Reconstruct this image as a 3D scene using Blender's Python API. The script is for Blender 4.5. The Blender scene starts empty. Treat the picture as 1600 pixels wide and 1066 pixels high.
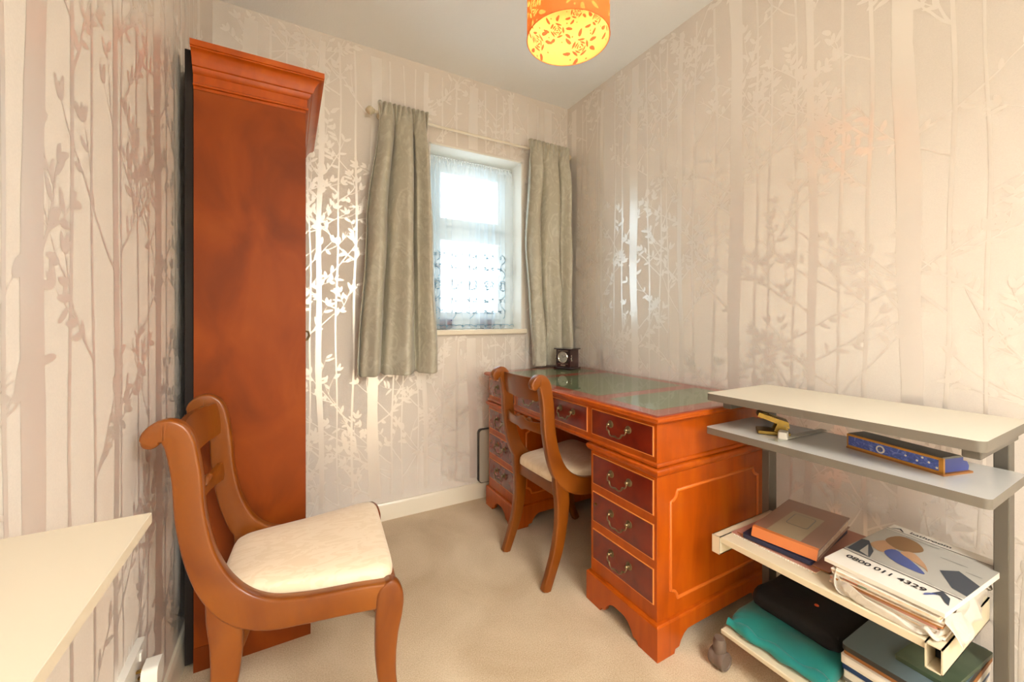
import bpy, bmesh, math, random
import numpy as np
from mathutils import Vector, Matrix

SC = bpy.context.scene
COL = SC.collection
PI = math.pi

# ------------------------------------------------------------------ camera, world, lights, exposure
YAW = math.radians(29.05)
cam_d = bpy.data.cameras.new('camera')
cam_d.sensor_width = 36.0
cam_d.lens = 628.46 / 1600 * 36.0
cam_d.shift_y = -(533.0 - 498.45) / 1600.0
cam_d.clip_start = 0.02
cam = bpy.data.objects.new('camera', cam_d)
cam.location = (0, 0, 1.03)
cam.rotation_euler = (PI / 2, 0, -YAW)
COL.objects.link(cam)
SC.camera = cam

SC.view_settings.view_transform = 'Standard'
SC.view_settings.look = 'None'
SC.view_settings.gamma = 1.0
SC.view_settings.use_curve_mapping = False
SC.view_settings.exposure = 0.52
SC.cycles.use_denoising = True
SC.cycles.max_bounces = 10
SC.cycles.diffuse_bounces = 6
SC.cycles.glossy_bounces = 4
SC.cycles.transmission_bounces = 8
SC.cycles.transparent_max_bounces = 24
SC.cycles.sample_clamp_indirect = 8.0

world = bpy.data.worlds.new('daylight_sky')
SC.world = world
world.use_nodes = True
bg = world.node_tree.nodes['Background']
bg.inputs['Color'].default_value = (0.84, 0.93, 1.0, 1)
bg.inputs['Strength'].default_value = 4.0


def light(name, kind, loc, energy, color, size=0.1, rot=(0, 0, 0), sy=None):
    d = bpy.data.lights.new(name, kind)
    d.energy = energy
    d.color = color
    if kind == 'AREA':
        d.shape = 'RECTANGLE'
        d.size = size
        d.size_y = sy or size
    else:
        d.shadow_soft_size = size
    o = bpy.data.objects.new(name, d)
    o.location = loc
    o.rotation_euler = rot
    COL.objects.link(o)
    return o


# the pendant's own bulb, and a fill light added in the unseen hall
light('pendant_bulb_light', 'POINT', (0.70, 0.93, 1.965), 2.3, (1.0, 0.80, 0.55), 0.03)
light('hall_fill_light', 'AREA', (0.85, -1.35, 2.385), 104.0, (0.97, 0.985, 1.0), 1.6, (0, 0, 0), 1.0)
# sampling portals over the two openings (they emit nothing)
for nm, lc, rt, sx, sy_ in (('window_portal', (0.958, 2.30, 1.48), (-PI / 2, 0, 0), 0.58, 1.02),):
    p_ = light(nm, 'AREA', lc, 1.0, (1, 1, 1), sx, rt, sy_)
    p_.data.cycles.is_portal = True

# ------------------------------------------------------------------ helpers


def lin(c):
    r = []
    for v in c[:3]:
        v = v / 255.0
        r.append(v / 12.92 if v <= 0.04045 else ((v + 0.055) / 1.055) ** 2.4)
    return (r[0], r[1], r[2], 1.0)


class NT:
    def __init__(self, name):
        self.m = bpy.data.materials.new(name)
        self.m.use_nodes = True
        self.t = self.m.node_tree
        self.p = self.t.nodes['Principled BSDF']
        self.out = self.t.nodes['Material Output']

    def n(self, typ, **kw):
        nd = self.t.nodes.new(typ)
        for k, v in kw.items():
            if k in nd.inputs:
                nd.inputs[k].default_value = v
            else:
                setattr(nd, k, v)
        return nd

    def l(self, a, b):
        self.t.links.new(a, b)

    def coords(self, scale=(1, 1, 1)):
        tc = self.n('ShaderNodeTexCoord')
        mp = self.n('ShaderNodeMapping')
        mp.inputs['Scale'].default_value = scale
        self.l(tc.outputs['Object'], mp.inputs['Vector'])
        return mp.outputs['Vector']

    def ramp(self, fac, stops):
        r = self.n('ShaderNodeValToRGB')
        e = r.color_ramp.elements
        while len(e) < len(stops):
            e.new(0.5)
        for k, (pos, c) in enumerate(stops):
            e[k].position = pos
            e[k].color = lin(c) if max(c) > 1.001 else (c[0], c[1], c[2], 1)
        self.l(fac, r.inputs['Fac'])
        return r.outputs['Color']


def mat(name, c, rough=0.5, metal=0.0, coat=0.0, spec=0.5, bump=None, vary=None, sheen=0.0, coat_r=0.1):
    """plain principled; bump=(scale, strength); vary=(scale, second colour)"""
    k = NT(name)
    p = k.p
    p.inputs['Base Color'].default_value = lin(c)
    p.inputs['Roughness'].default_value = rough
    p.inputs['Metallic'].default_value = metal
    p.inputs['Specular IOR Level'].default_value = spec
    p.inputs['Coat Weight'].default_value = coat
    p.inputs['Coat Roughness'].default_value = coat_r
    if sheen:
        p.inputs['Sheen Weight'].default_value = sheen
    if vary:
        v = k.coords()
        nz = k.n('ShaderNodeTexNoise', Scale=vary[0], Detail=4.0)
        k.l(v, nz.inputs['Vector'])
        k.l(k.ramp(nz.outputs['Fac'], [(0.35, c), (0.65, vary[1])]), p.inputs['Base Color'])
    if bump:
        v = k.coords()
        nz = k.n('ShaderNodeTexNoise', Scale=bump[0], Detail=5.0)
        k.l(v, nz.inputs['Vector'])
        b = k.n('ShaderNodeBump', Strength=bump[1], Distance=0.002)
        k.l(nz.outputs['Fac'], b.inputs['Height'])
        k.l(b.outputs['Normal'], p.inputs['Normal'])
    return k.m


def wood(name, c0, c1, c2, stretch=(14, 14, 1.6), rough=0.35, coat=0.5, knots=0.5, coat_r=0.12, spec=0.4):
    k = NT(name)
    v = k.coords(stretch)
    n1 = k.n('ShaderNodeTexNoise', Scale=1.3, Detail=6.0, Distortion=1.2)
    k.l(v, n1.inputs['Vector'])
    v2 = k.coords((3.2, 3.2, 1.7))
    n2 = k.n('ShaderNodeTexNoise', Scale=2.0, Detail=3.0, Distortion=0.8)
    k.l(v2, n2.inputs['Vector'])
    mx = k.n('ShaderNodeMix')
    mx.inputs['Factor'].default_value = knots
    k.l(n1.outputs['Fac'], mx.inputs['A'])
    k.l(n2.outputs['Fac'], mx.inputs['B'])
    k.l(k.ramp(mx.outputs['Result'], [(0.32, c0), (0.5, c1), (0.68, c2)]), k.p.inputs['Base Color'])
    k.p.inputs['Roughness'].default_value = rough
    k.p.inputs['Coat Weight'].default_value = coat
    k.p.inputs['Coat Roughness'].default_value = coat_r
    k.p.inputs['Specular IOR Level'].default_value = spec
    return k.m


M = {}
M['yew'] = wood('yew_veneer', (150, 62, 3), (172, 74, 4), (184, 88, 9), coat=0.2, spec=0.3)
M['yew_dark'] = wood('figured_yew_veneer', (112, 46, 4), (132, 56, 4), (144, 66, 8), (5, 5, 2.6), 0.5, 0.0, 0.6, spec=0.22)
M['yew_light'] = mat('light_yew_moulding', (236, 150, 78), 0.35, coat=0.3)
M['chair'] = wood('chair_wood', (112, 54, 9), (126, 65, 11), (136, 74, 15), (6, 6, 3), 0.34, 0.4, 0.5, spec=0.3)
M['burr'] = wood('red_burr_drawer_front', (92, 20, 6), (112, 28, 10), (130, 38, 14), (9, 9, 9), 0.25, 0.6, 0.4)
M['yew_mould'] = mat('lighter_yew_bead', (206, 104, 30), 0.4)
M['inlay'] = mat('light_inlay_line', (226, 140, 66), 0.35)
M['groove'] = mat('dark_joint', (70, 22, 6), 0.6)
M['leather_red'] = mat('red_leather', (176, 62, 40), 0.5, vary=(30, (190, 76, 50)))
M['leather_green'] = mat('green_leather', (118, 126, 88), 0.5, vary=(40, (130, 136, 98)))
M['gold_line'] = mat('gold_tooling', (190, 150, 80), 0.4, 0.6)
M['antique_brass'] = mat('antique_brass', (134, 116, 84), 0.28, 0.9)
M['brass'] = mat('worn_brass', (146, 118, 56), 0.32, 0.9)
M['white_gloss'] = mat('white_gloss_paint', (236, 226, 206), 0.3, coat=0.3)
M['white_frame'] = mat('white_upvc', (232, 238, 240), 0.3)
M['white_plastic'] = mat('white_plastic', (222, 218, 208), 0.3, coat=0.3)
M['cream_metal'] = mat('cream_enamel', (214, 200, 170), 0.4)
M['laminate'] = mat('pale_laminate', (212, 203, 184), 0.5, bump=(900, 0.08))
M['shelf_lam'] = mat('cream_laminate', (204, 190, 166), 0.45)
M['shelf_glossy'] = mat('grey_laminate', (190, 186, 178), 0.26, spec=0.8)
M['edge_grey'] = mat('grey_edge_band', (112, 104, 92), 0.5)
M['steel_grey'] = mat('grey_steel', (104, 98, 88), 0.45, 0.3)
M['steel_dark'] = mat('dark_steel', (58, 54, 50), 0.5, 0.3)
M['black'] = mat('black_plastic', (14, 13, 13), 0.6)
M['black_cloth'] = mat('black_fabric', (10, 10, 10), 0.9, bump=(60, 0.5))
M['gap_shadow'] = mat('gap_shadow_backing', (26, 16, 10), 0.8)
M['castor'] = mat('grey_brown_plastic', (104, 88, 76), 0.5)
M['teal'] = mat('teal_fabric', (0, 120, 116), 0.75, bump=(14, 0.6), vary=(9, (6, 132, 124)), sheen=0.2)
M['bluegrey'] = mat('blue_grey_card', (92, 108, 112), 0.55)
M['green_card'] = mat('dark_green_card', (58, 74, 52), 0.5, vary=(14, (76, 88, 66)))
M['navy'] = mat('navy_card', (36, 40, 66), 0.5)
M['blue_card'] = mat('deep_blue_card', (20, 50, 96), 0.45)
M['paper'] = mat('white_paper', (226, 218, 204), 0.6)
M['paper_buff'] = mat('buff_paper', (206, 176, 140), 0.7, vary=(60, (226, 208, 184)))
M['paper_brown'] = mat('brown_card', (150, 96, 44), 0.7)
M['pink_card'] = mat('dusky_pink_card', (186, 130, 112), 0.55)
M['album'] = mat('mauve_brown_album', (142, 104, 84), 0.3, coat=0.8)
M['album_edge'] = mat('copper_album_edge', (222, 128, 66), 0.25, 0.3, coat=0.8)
M['album_label'] = mat('faded_label', (160, 142, 112), 0.35, coat=0.7)
M['ink'] = mat('black_ink', (24, 22, 28), 0.5)
M['ink_grey'] = mat('grey_ink', (120, 116, 108), 0.5)
M['print_grey'] = mat('grey_print', (176, 170, 158), 0.5)
M['print_skin'] = mat('print_skin', (184, 142, 106), 0.5)
M['print_hair'] = mat('print_brown', (136, 100, 62), 0.5)
M['print_blue'] = mat('print_blue', (76, 88, 140), 0.5)
M['print_dark'] = mat('print_dark_grey', (62, 68, 76), 0.5)
M['print_green'] = mat('print_green', (90, 150, 110), 0.5)
M['print_orange'] = mat('print_orange', (220, 110, 60), 0.5)
M['clock_wood'] = mat('dark_mahogany', (44, 14, 16), 0.25, coat=0.7)
M['clock_face'] = mat('silver_dial', (190, 186, 176), 0.3, 0.5)
M['silver'] = mat('polished_silver', (216, 210, 196), 0.2, 0.9)
M['porcelain'] = mat('white_porcelain', (186, 192, 214), 0.2)
M['glaze_blue'] = mat('blue_glaze', (34, 40, 120), 0.2)
M['glaze_red'] = mat('red_glaze', (190, 70, 70), 0.2)
M['cord_white'] = mat('white_cord', (230, 226, 218), 0.5)
M['radiator'] = mat('pale_grey_panel', (196, 188, 174), 0.35)
M['orange_tag'] = mat('orange_badge', (210, 80, 20), 0.5)
M['lace'] = mat('blue_grey_lace', (84, 120, 140), 0.8)


def cream_damask():
    k = NT('cream_damask')
    v = k.coords((6, 14, 6))
    w = k.n('ShaderNodeTexNoise', Scale=2.2, Detail=2.0, Distortion=2.4)
    k.l(v, w.inputs['Vector'])
    c = k.ramp(w.outputs['Fac'], [(0.46, (230, 206, 173)), (0.52, (236, 214, 184))])
    k.l(c, k.p.inputs['Base Color'])
    k.p.inputs['Roughness'].default_value = 0.7
    k.p.inputs['Sheen Weight'].default_value = 0.2
    f = k.n('ShaderNodeTexNoise', Scale=500.0)
    k.l(k.coords(), f.inputs['Vector'])
    b = k.n('ShaderNodeBump', Strength=0.2, Distance=0.001)
    k.l(f.outputs['Fac'], b.inputs['Height'])
    k.l(b.outputs['Normal'], k.p.inputs['Normal'])
    return k.m


M['cream'] = cream_damask()


def curtain_mat():
    k = NT('sage_silk_damask')
    v = k.coords((9, 9, 6))
    a = k.n('ShaderNodeTexNoise', Scale=1.6, Detail=3.0, Distortion=3.0)
    k.l(v, a.inputs['Vector'])
    c = k.ramp(a.outputs['Fac'], [(0.50, (188, 182, 163)), (0.60, (200, 195, 177))])
    k.l(c, k.p.inputs['Base Color'])
    k.p.inputs['Roughness'].default_value = 0.42
    k.p.inputs['Specular IOR Level'].default_value = 0.6
    k.p.inputs['Sheen Weight'].default_value = 0.3
    f = k.n('ShaderNodeTexNoise', Scale=7.0, Detail=4.0, Distortion=1.0)
    k.l(k.coords(), f.inputs['Vector'])
    b = k.n('ShaderNodeBump', Strength=0.55, Distance=0.02)
    k.l(f.outputs['Fac'], b.inputs['Height'])
    k.l(b.outputs['Normal'], k.p.inputs['Normal'])
    tr = k.n('ShaderNodeBsdfTranslucent')
    k.l(c, tr.inputs['Color'])
    mx = k.n('ShaderNodeMixShader')
    mx.inputs['Fac'].default_value = 0.12
    k.l(k.p.outputs['BSDF'], mx.inputs[1])
    k.l(tr.outputs['BSDF'], mx.inputs[2])
    k.l(mx.outputs['Shader'], k.out.inputs['Surface'])
    return k.m


M['curtain'] = curtain_mat()


def net_mat():
    k = NT('sheer_net')
    tp = k.n('ShaderNodeBsdfTransparent')
    tp.inputs['Color'].default_value = (0.93, 0.97, 1.0, 1)
    tr = k.n('ShaderNodeBsdfTranslucent')
    tr.inputs['Color'].default_value = (0.86, 0.92, 0.95, 1)
    df = k.n('ShaderNodeBsdfDiffuse')
    df.inputs['Color'].default_value = (0.86, 0.90, 0.92, 1)
    m1 = k.n('ShaderNodeMixShader')
    m1.inputs['Fac'].default_value = 0.5
    k.l(tr.outputs[0], m1.inputs[1])
    k.l(df.outputs[0], m1.inputs[2])
    m2 = k.n('ShaderNodeMixShader')
    m2.inputs['Fac'].default_value = 0.30
    k.l(tp.outputs[0], m2.inputs[1])
    k.l(m1.outputs[0], m2.inputs[2])
    k.l(m2.outputs[0], k.out.inputs['Surface'])
    return k.m


M['net'] = net_mat()


def clear_sheet(name, ior=1.5, tint=(0.97, 0.99, 0.98, 1), rough=0.02):
    """thin clear sheet: fresnel reflection over straight-through transmission"""
    k = NT(name)
    tp = k.n('ShaderNodeBsdfTransparent')
    tp.inputs['Color'].default_value = tint
    gl = k.n('ShaderNodeBsdfGlossy')
    gl.inputs['Roughness'].default_value = rough
    fr = k.n('ShaderNodeFresnel')
    fr.inputs['IOR'].default_value = ior
    ge = k.n('ShaderNodeNewGeometry')
    one = k.n('ShaderNodeMath', operation='SUBTRACT')
    one.inputs[0].default_value = 1.0
    k.l(ge.outputs['Backfacing'], one.inputs[1])
    ml = k.n('ShaderNodeMath', operation='MULTIPLY')
    k.l(fr.outputs[0], ml.inputs[0])
    k.l(one.outputs[0], ml.inputs[1])
    mx = k.n('ShaderNodeMixShader')
    k.l(ml.outputs[0], mx.inputs['Fac'])
    k.l(tp.outputs[0], mx.inputs[1])
    k.l(gl.outputs[0], mx.inputs[2])
    k.l(mx.outputs[0], k.out.inputs['Surface'])
    return k.m


M['glass'] = clear_sheet('window_glass')
M['desk_glass'] = clear_sheet('desk_glass', 2.1, (0.94, 0.97, 0.95, 1), 0.03)
M['acrylic'] = clear_sheet('clear_acrylic', 1.5, (0.95, 0.96, 0.95, 1), 0.12)


def bag_mat():
    k = NT('thin_white_polythene')
    k.p.inputs['Base Color'].default_value = lin((232, 224, 210))
    k.p.inputs['Roughness'].default_value = 0.3
    tr = k.n('ShaderNodeBsdfTranslucent')
    tr.inputs['Color'].default_value = lin((236, 228, 214))
    tp = k.n('ShaderNodeBsdfTransparent')
    m1 = k.n('ShaderNodeMixShader')
    m1.inputs['Fac'].default_value = 0.35
    k.l(k.p.outputs[0], m1.inputs[1])
    k.l(tr.outputs[0], m1.inputs[2])
    m2 = k.n('ShaderNodeMixShader')
    m2.inputs['Fac'].default_value = 0.15
    k.l(m1.outputs[0], m2.inputs[1])
    k.l(tp.outputs[0], m2.inputs[2])
    nz = k.n('ShaderNodeTexNoise', Scale=45.0, Detail=3.0, Distortion=1.5)
    k.l(k.coords(), nz.inputs['Vector'])
    b = k.n('ShaderNodeBump', Strength=0.5, Distance=0.006)
    k.l(nz.outputs['Fac'], b.inputs['Height'])
    k.l(b.outputs['Normal'], k.p.inputs['Normal'])
    k.l(m2.outputs[0], k.out.inputs['Surface'])
    return k.m


M['bag'] = bag_mat()


def trans_mat(name, c, ct, f):
    k = NT(name)
    k.p.inputs['Base Color'].default_value = lin(c)
    k.p.inputs['Roughness'].default_value = 0.8
    tr = k.n('ShaderNodeBsdfTranslucent')
    tr.inputs['Color'].default_value = lin(ct)
    mx = k.n('ShaderNodeMixShader')
    mx.inputs['Fac'].default_value = f
    k.l(k.p.outputs[0], mx.inputs[1])
    k.l(tr.outputs[0], mx.inputs[2])
    k.l(mx.outputs[0], k.out.inputs['Surface'])
    return k.m


M['shade_outer'] = trans_mat('peach_shade_card', (236, 156, 92), (236, 156, 88), 0.5)
M['shade_liner'] = trans_mat('pale_shade_liner', (196, 156, 84), (206, 170, 96), 0.35)
M['shade_motif'] = trans_mat('orange_rose_print', (132, 58, 14), (220, 160, 84), 0.4)


def emis(name, c, s):
    k = NT(name)
    e = k.n('ShaderNodeEmission', Strength=s)
    e.inputs['Color'].default_value = (c[0], c[1], c[2], 1)
    k.l(e.outputs[0], k.out.inputs['Surface'])
    return k.m


M['bulb'] = emis('glowing_bulb', (1.0, 0.85, 0.6), 4.0)


def carpet_mat():
    k = NT('beige_carpet')
    a = k.n('ShaderNodeTexNoise', Scale=260.0, Detail=4.0)
    k.l(k.coords(), a.inputs['Vector'])
    b = k.n('ShaderNodeTexNoise', Scale=3.2, Detail=5.0, Distortion=0.6)
    k.l(k.coords(), b.inputs['Vector'])
    mx = k.n('ShaderNodeMix')
    mx.inputs['Factor'].default_value = 0.5
    k.l(a.outputs['Fac'], mx.inputs['A'])
    k.l(b.outputs['Fac'], mx.inputs['B'])
    k.l(k.ramp(mx.outputs['Result'], [(0.36, (182, 156, 122)), (0.62, (216, 194, 162))]), k.p.inputs['Base Color'])
    k.p.inputs['Roughness'].default_value = 1.0
    k.p.inputs['Specular IOR Level'].default_value = 0.1
    k.p.inputs['Sheen Weight'].default_value = 0.25
    bp = k.n('ShaderNodeBump', Strength=0.8, Distance=0.006)
    k.l(mx.outputs['Result'], bp.inputs['Height'])
    k.l(bp.outputs['Normal'], k.p.inputs['Normal'])
    return k.m


M['carpet'] = carpet_mat()
M['ceiling'] = mat('textured_ceiling_paint', (238, 240, 240), 0.9, bump=(120, 0.5), spec=0.1)


def paper_mat():
    k = NT('wallpaper_ground')
    b = k.n('ShaderNodeTexNoise', Scale=380.0, Detail=2.0)
    k.l(k.coords(), b.inputs['Vector'])
    k.l(k.ramp(b.outputs['Fac'], [(0.3, (221, 212, 202)), (0.7, (227, 218, 208))]), k.p.inputs['Base Color'])
    k.p.inputs['Roughness'].default_value = 0.62
    k.p.inputs['Specular IOR Level'].default_value = 0.3
    return k.m


M['wallpaper'] = paper_mat()
M['foil'] = mat('pearl_foil_print', (243, 236, 228), 0.31, 0.42, spec=0.8, coat=0.2, coat_r=0.3)
M['plaster'] = mat('white_plaster', (236, 234, 226), 0.8)


class MB:
    """collects shapes as one mesh; every shape names its material"""

    def __init__(self):
        self.v = []
        self.f = []
        self.fm = []
        self.mats = []

    def mi(self, m):
        if m not in self.mats:
            self.mats.append(m)
        return self.mats.index(m)

    def add(self, vs, fs, m):
        b = len(self.v)
        i = self.mi(m)
        self.v += [tuple(p) for p in vs]
        for f in fs:
            self.f.append([b + k for k in f])
            self.fm.append(i)
        return self

    def box(self, a, b, m, tf=None):
        x0, y0, z0 = [min(a[k], b[k]) for k in range(3)]
        x1, y1, z1 = [max(a[k], b[k]) for k in range(3)]
        vs = [(x0, y0, z0), (x1, y0, z0), (x1, y1, z0), (x0, y1, z0), (x0, y0, z1), (x1, y0, z1), (x1, y1, z1), (x0, y1, z1)]
        if tf is not None:
            vs = [tuple(tf @ Vector(p)) for p in vs]
        return self.add(vs, [(0, 3, 2, 1), (4, 5, 6, 7), (0, 1, 5, 4), (1, 2, 6, 5), (2, 3, 7, 6), (3, 0, 4, 7)], m)

    def prism(self, poly, fn0, fn1, m, side=None):
        """poly of 2D points mapped by fn0 / fn1 to the two end faces"""
        n = len(poly)
        vs = [fn0(*p) for p in poly] + [fn1(*p) for p in poly]
        self.add(vs, [list(range(n))[::-1], [n + k for k in range(n)]], m)
        self.add(vs, [(k, (k + 1) % n, n + (k + 1) % n, n + k) for k in range(n)], side or m)
        return self

    def sweep(self, pts, rad, m, n=10, caps=True, tf=None):
        """round tube along pts, rad number or list"""
        P = [Vector(p) for p in pts]
        R = rad if isinstance(rad, (list, tuple)) else [rad] * len(P)
        vs = []
        up = Vector((0, 0, 1))
        prev = None
        for i, p in enumerate(P):
            d = (P[min(i + 1, len(P) - 1)] - P[max(i - 1, 0)]).normalized()
            if prev is None:
                a = d.orthogonal().normalized()
            else:
                a = (prev - d * prev.dot(d)).normalized()
            prev = a
            b = d.cross(a)
            for k in range(n):
                t = 2 * PI * k / n
                vs.append(p + (a * math.cos(t) + b * math.sin(t)) * R[i])
        if tf is not None:
            vs = [tf @ q for q in vs]
        fs = []
        for i in range(len(P) - 1):
            for k in range(n):
                fs.append((i * n + k, i * n + (k + 1) % n, (i + 1) * n + (k + 1) % n, (i + 1) * n + k))
        if caps:
            fs.append([k for k in range(n)][::-1])
            fs.append([(len(P) - 1) * n + k for k in range(n)])
        return self.add(vs, fs, m)

    def lathe(self, prof, m, n=32, axis=None, origin=(0, 0, 0)):
        """prof [(r,h)] round axis (default z)"""
        ax = Vector(axis or (0, 0, 1)).normalized()
        a = ax.orthogonal().normalized()
        b = ax.cross(a)
        o = Vector(origin)
        vs = []
        for r, h in prof:
            for k in range(n):
                t = 2 * PI * k / n
                vs.append(o + ax * h + (a * math.cos(t) + b * math.sin(t)) * max(r, 1e-5))
        fs = []
        for i in range(len(prof) - 1):
            for k in range(n):
                fs.append((i * n + k, i * n + (k + 1) % n, (i + 1) * n + (k + 1) % n, (i + 1) * n + k))
        fs.append([k for k in range(n)][::-1])
        fs.append([(len(prof) - 1) * n + k for k in range(n)])
        return self.add(vs, fs, m)

    def grid(self, nu, nv, fn, m, closed=False, wrap=False):
        vs = [fn(i / (nu - 1), j / (nv - 1)) for j in range(nv) for i in range(nu)]
        fs = [(j * nu + i, j * nu + i + 1, (j + 1) * nu + i + 1, (j + 1) * nu + i) for j in range(nv - 1) for i in range(nu - 1)]
        return self.add(vs, fs, m)


def wm(o):
    if o.parent:
        return wm(o.parent) @ o.matrix_parent_inverse @ o.matrix_basis
    return o.matrix_basis.copy()


def obj(name, mb, parent=None, bevel=0.0, seg=2, smooth=True, recalc=True, label=None, solid=0.0, angle=35):
    me = bpy.data.meshes.new(name)
    vs = np.array(mb.v, dtype=float)
    lo, hi = vs.min(0), vs.max(0)
    c = np.array([(lo[0] + hi[0]) / 2, (lo[1] + hi[1]) / 2, lo[2]])
    me.from_pydata([tuple(p) for p in (vs - c)], [], mb.f)
    for m in mb.mats:
        me.materials.append(M[m])
    me.polygons.foreach_set('material_index', mb.fm)
    if recalc:
        bm = bmesh.new()
        bm.from_mesh(me)
        bmesh.ops.recalc_face_normals(bm, faces=bm.faces)
        bm.to_mesh(me)
        bm.free()
    if smooth:
        me.polygons.foreach_set('use_smooth', [True] * len(me.polygons))
        if not bevel:
            me.set_sharp_from_angle(angle=math.radians(angle))
    me.update()
    o = bpy.data.objects.new(name, me)
    COL.objects.link(o)
    o.location = tuple(c)
    if parent:
        o.parent = parent
        o.matrix_parent_inverse = wm(parent).inverted()
    if solid:
        s = o.modifiers.new('thickness', 'SOLIDIFY')
        s.thickness = solid
        s.offset = 0
    if bevel:
        b = o.modifiers.new('edges', 'BEVEL')
        b.width = bevel
        b.segments = seg
        b.limit_method = 'ANGLE'
        b.angle_limit = math.radians(angle)
        if smooth:
            b.harden_normals = True
    if label:
        o['label'] = label
    return o


def tag(o, label, cat, group=None, kind=None):
    o['label'] = label
    o['category'] = cat
    if group:
        o['group'] = group
    if kind:
        o['kind'] = kind
    return o


def thing(name, label, cat, loc=(0, 0, 0), rz=0.0, group=None):
    o = bpy.data.objects.new(name, None)
    o.empty_display_size = 0.05
    o.location = loc
    o.rotation_euler = (0, 0, rz)
    COL.objects.link(o)
    o.matrix_basis = Matrix.Translation(loc) @ Matrix.Rotation(rz, 4, 'Z')
    return tag(o, label, cat, group)


def struct(o, label=None):
    o['kind'] = 'structure'
    if label:
        o['label'] = label
    return o


def dup(root, mtx, label, group=None):
    """copy of a thing with copies of its parts and sub-parts"""
    r = root.copy()
    COL.objects.link(r)
    r.matrix_basis = mtx
    r['label'] = label
    if group:
        r['group'] = group
    for ch in list(root.children):
        c = ch.copy()
        COL.objects.link(c)
        c.parent = r
        c.matrix_parent_inverse = ch.matrix_parent_inverse
        for g in list(ch.children):
            d = g.copy()
            COL.objects.link(d)
            d.parent = c
            d.matrix_parent_inverse = g.matrix_parent_inverse
    return r


def spline(pts, n):
    """Catmull-Rom through tuples"""
    P = [np.array(p, float) for p in pts]
    P = [2 * P[0] - P[1]] + P + [2 * P[-1] - P[-2]]
    out = []
    segs = len(P) - 3
    for i in range(n):
        t = i / (n - 1) * segs
        k = min(int(t), segs - 1)
        u = t - k
        a, b, c, d = P[k:k + 4]
        out.append(tuple(0.5 * ((2 * b) + (c - a) * u + (2 * a - 5 * b + 4 * c - d) * u * u + (3 * b - a - 3 * c + d) * u ** 3)))
    return out


# ------------------------------------------------------------------ the room
XL, XR, YB, YF, H = -0.285, 1.596, 2.123, -0.62, 2.40
WX0, WX1, WZ0, WZ1 = 0.665, 1.251, 0.97, 1.99


def ribbon(pl, w):
    """tapered ribbon polygons along a 2D polyline"""
    out = []
    n = len(pl)
    L, R = [], []
    for i, (x, y) in enumerate(pl):
        x0, y0 = pl[max(i - 1, 0)]
        x1, y1 = pl[min(i + 1, n - 1)]
        dx, dy = x1 - x0, y1 - y0
        q = math.hypot(dx, dy) or 1
        nx, ny = -dy / q, dx / q
        ww = w(i / (n - 1)) / 2
        L.append((x + nx * ww, y + ny * ww))
        R.append((x - nx * ww, y - ny * ww))
    for i in range(n - 1):
        out.append([L[i], R[i], R[i + 1], L[i + 1]])
    return out


def leaf(x, y, a, l, w):
    pts = []
    for k in range(10):
        t = 2 * PI * k / 10
        px = l / 2 * (1 + math.cos(t))
        py = w / 2 * math.sin(t) * (0.75 + 0.25 * math.cos(t + 2.4))
        pts.append((x + px * math.cos(a) - py * math.sin(a), y + px * math.sin(a) + py * math.cos(a)))
    return pts


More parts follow.
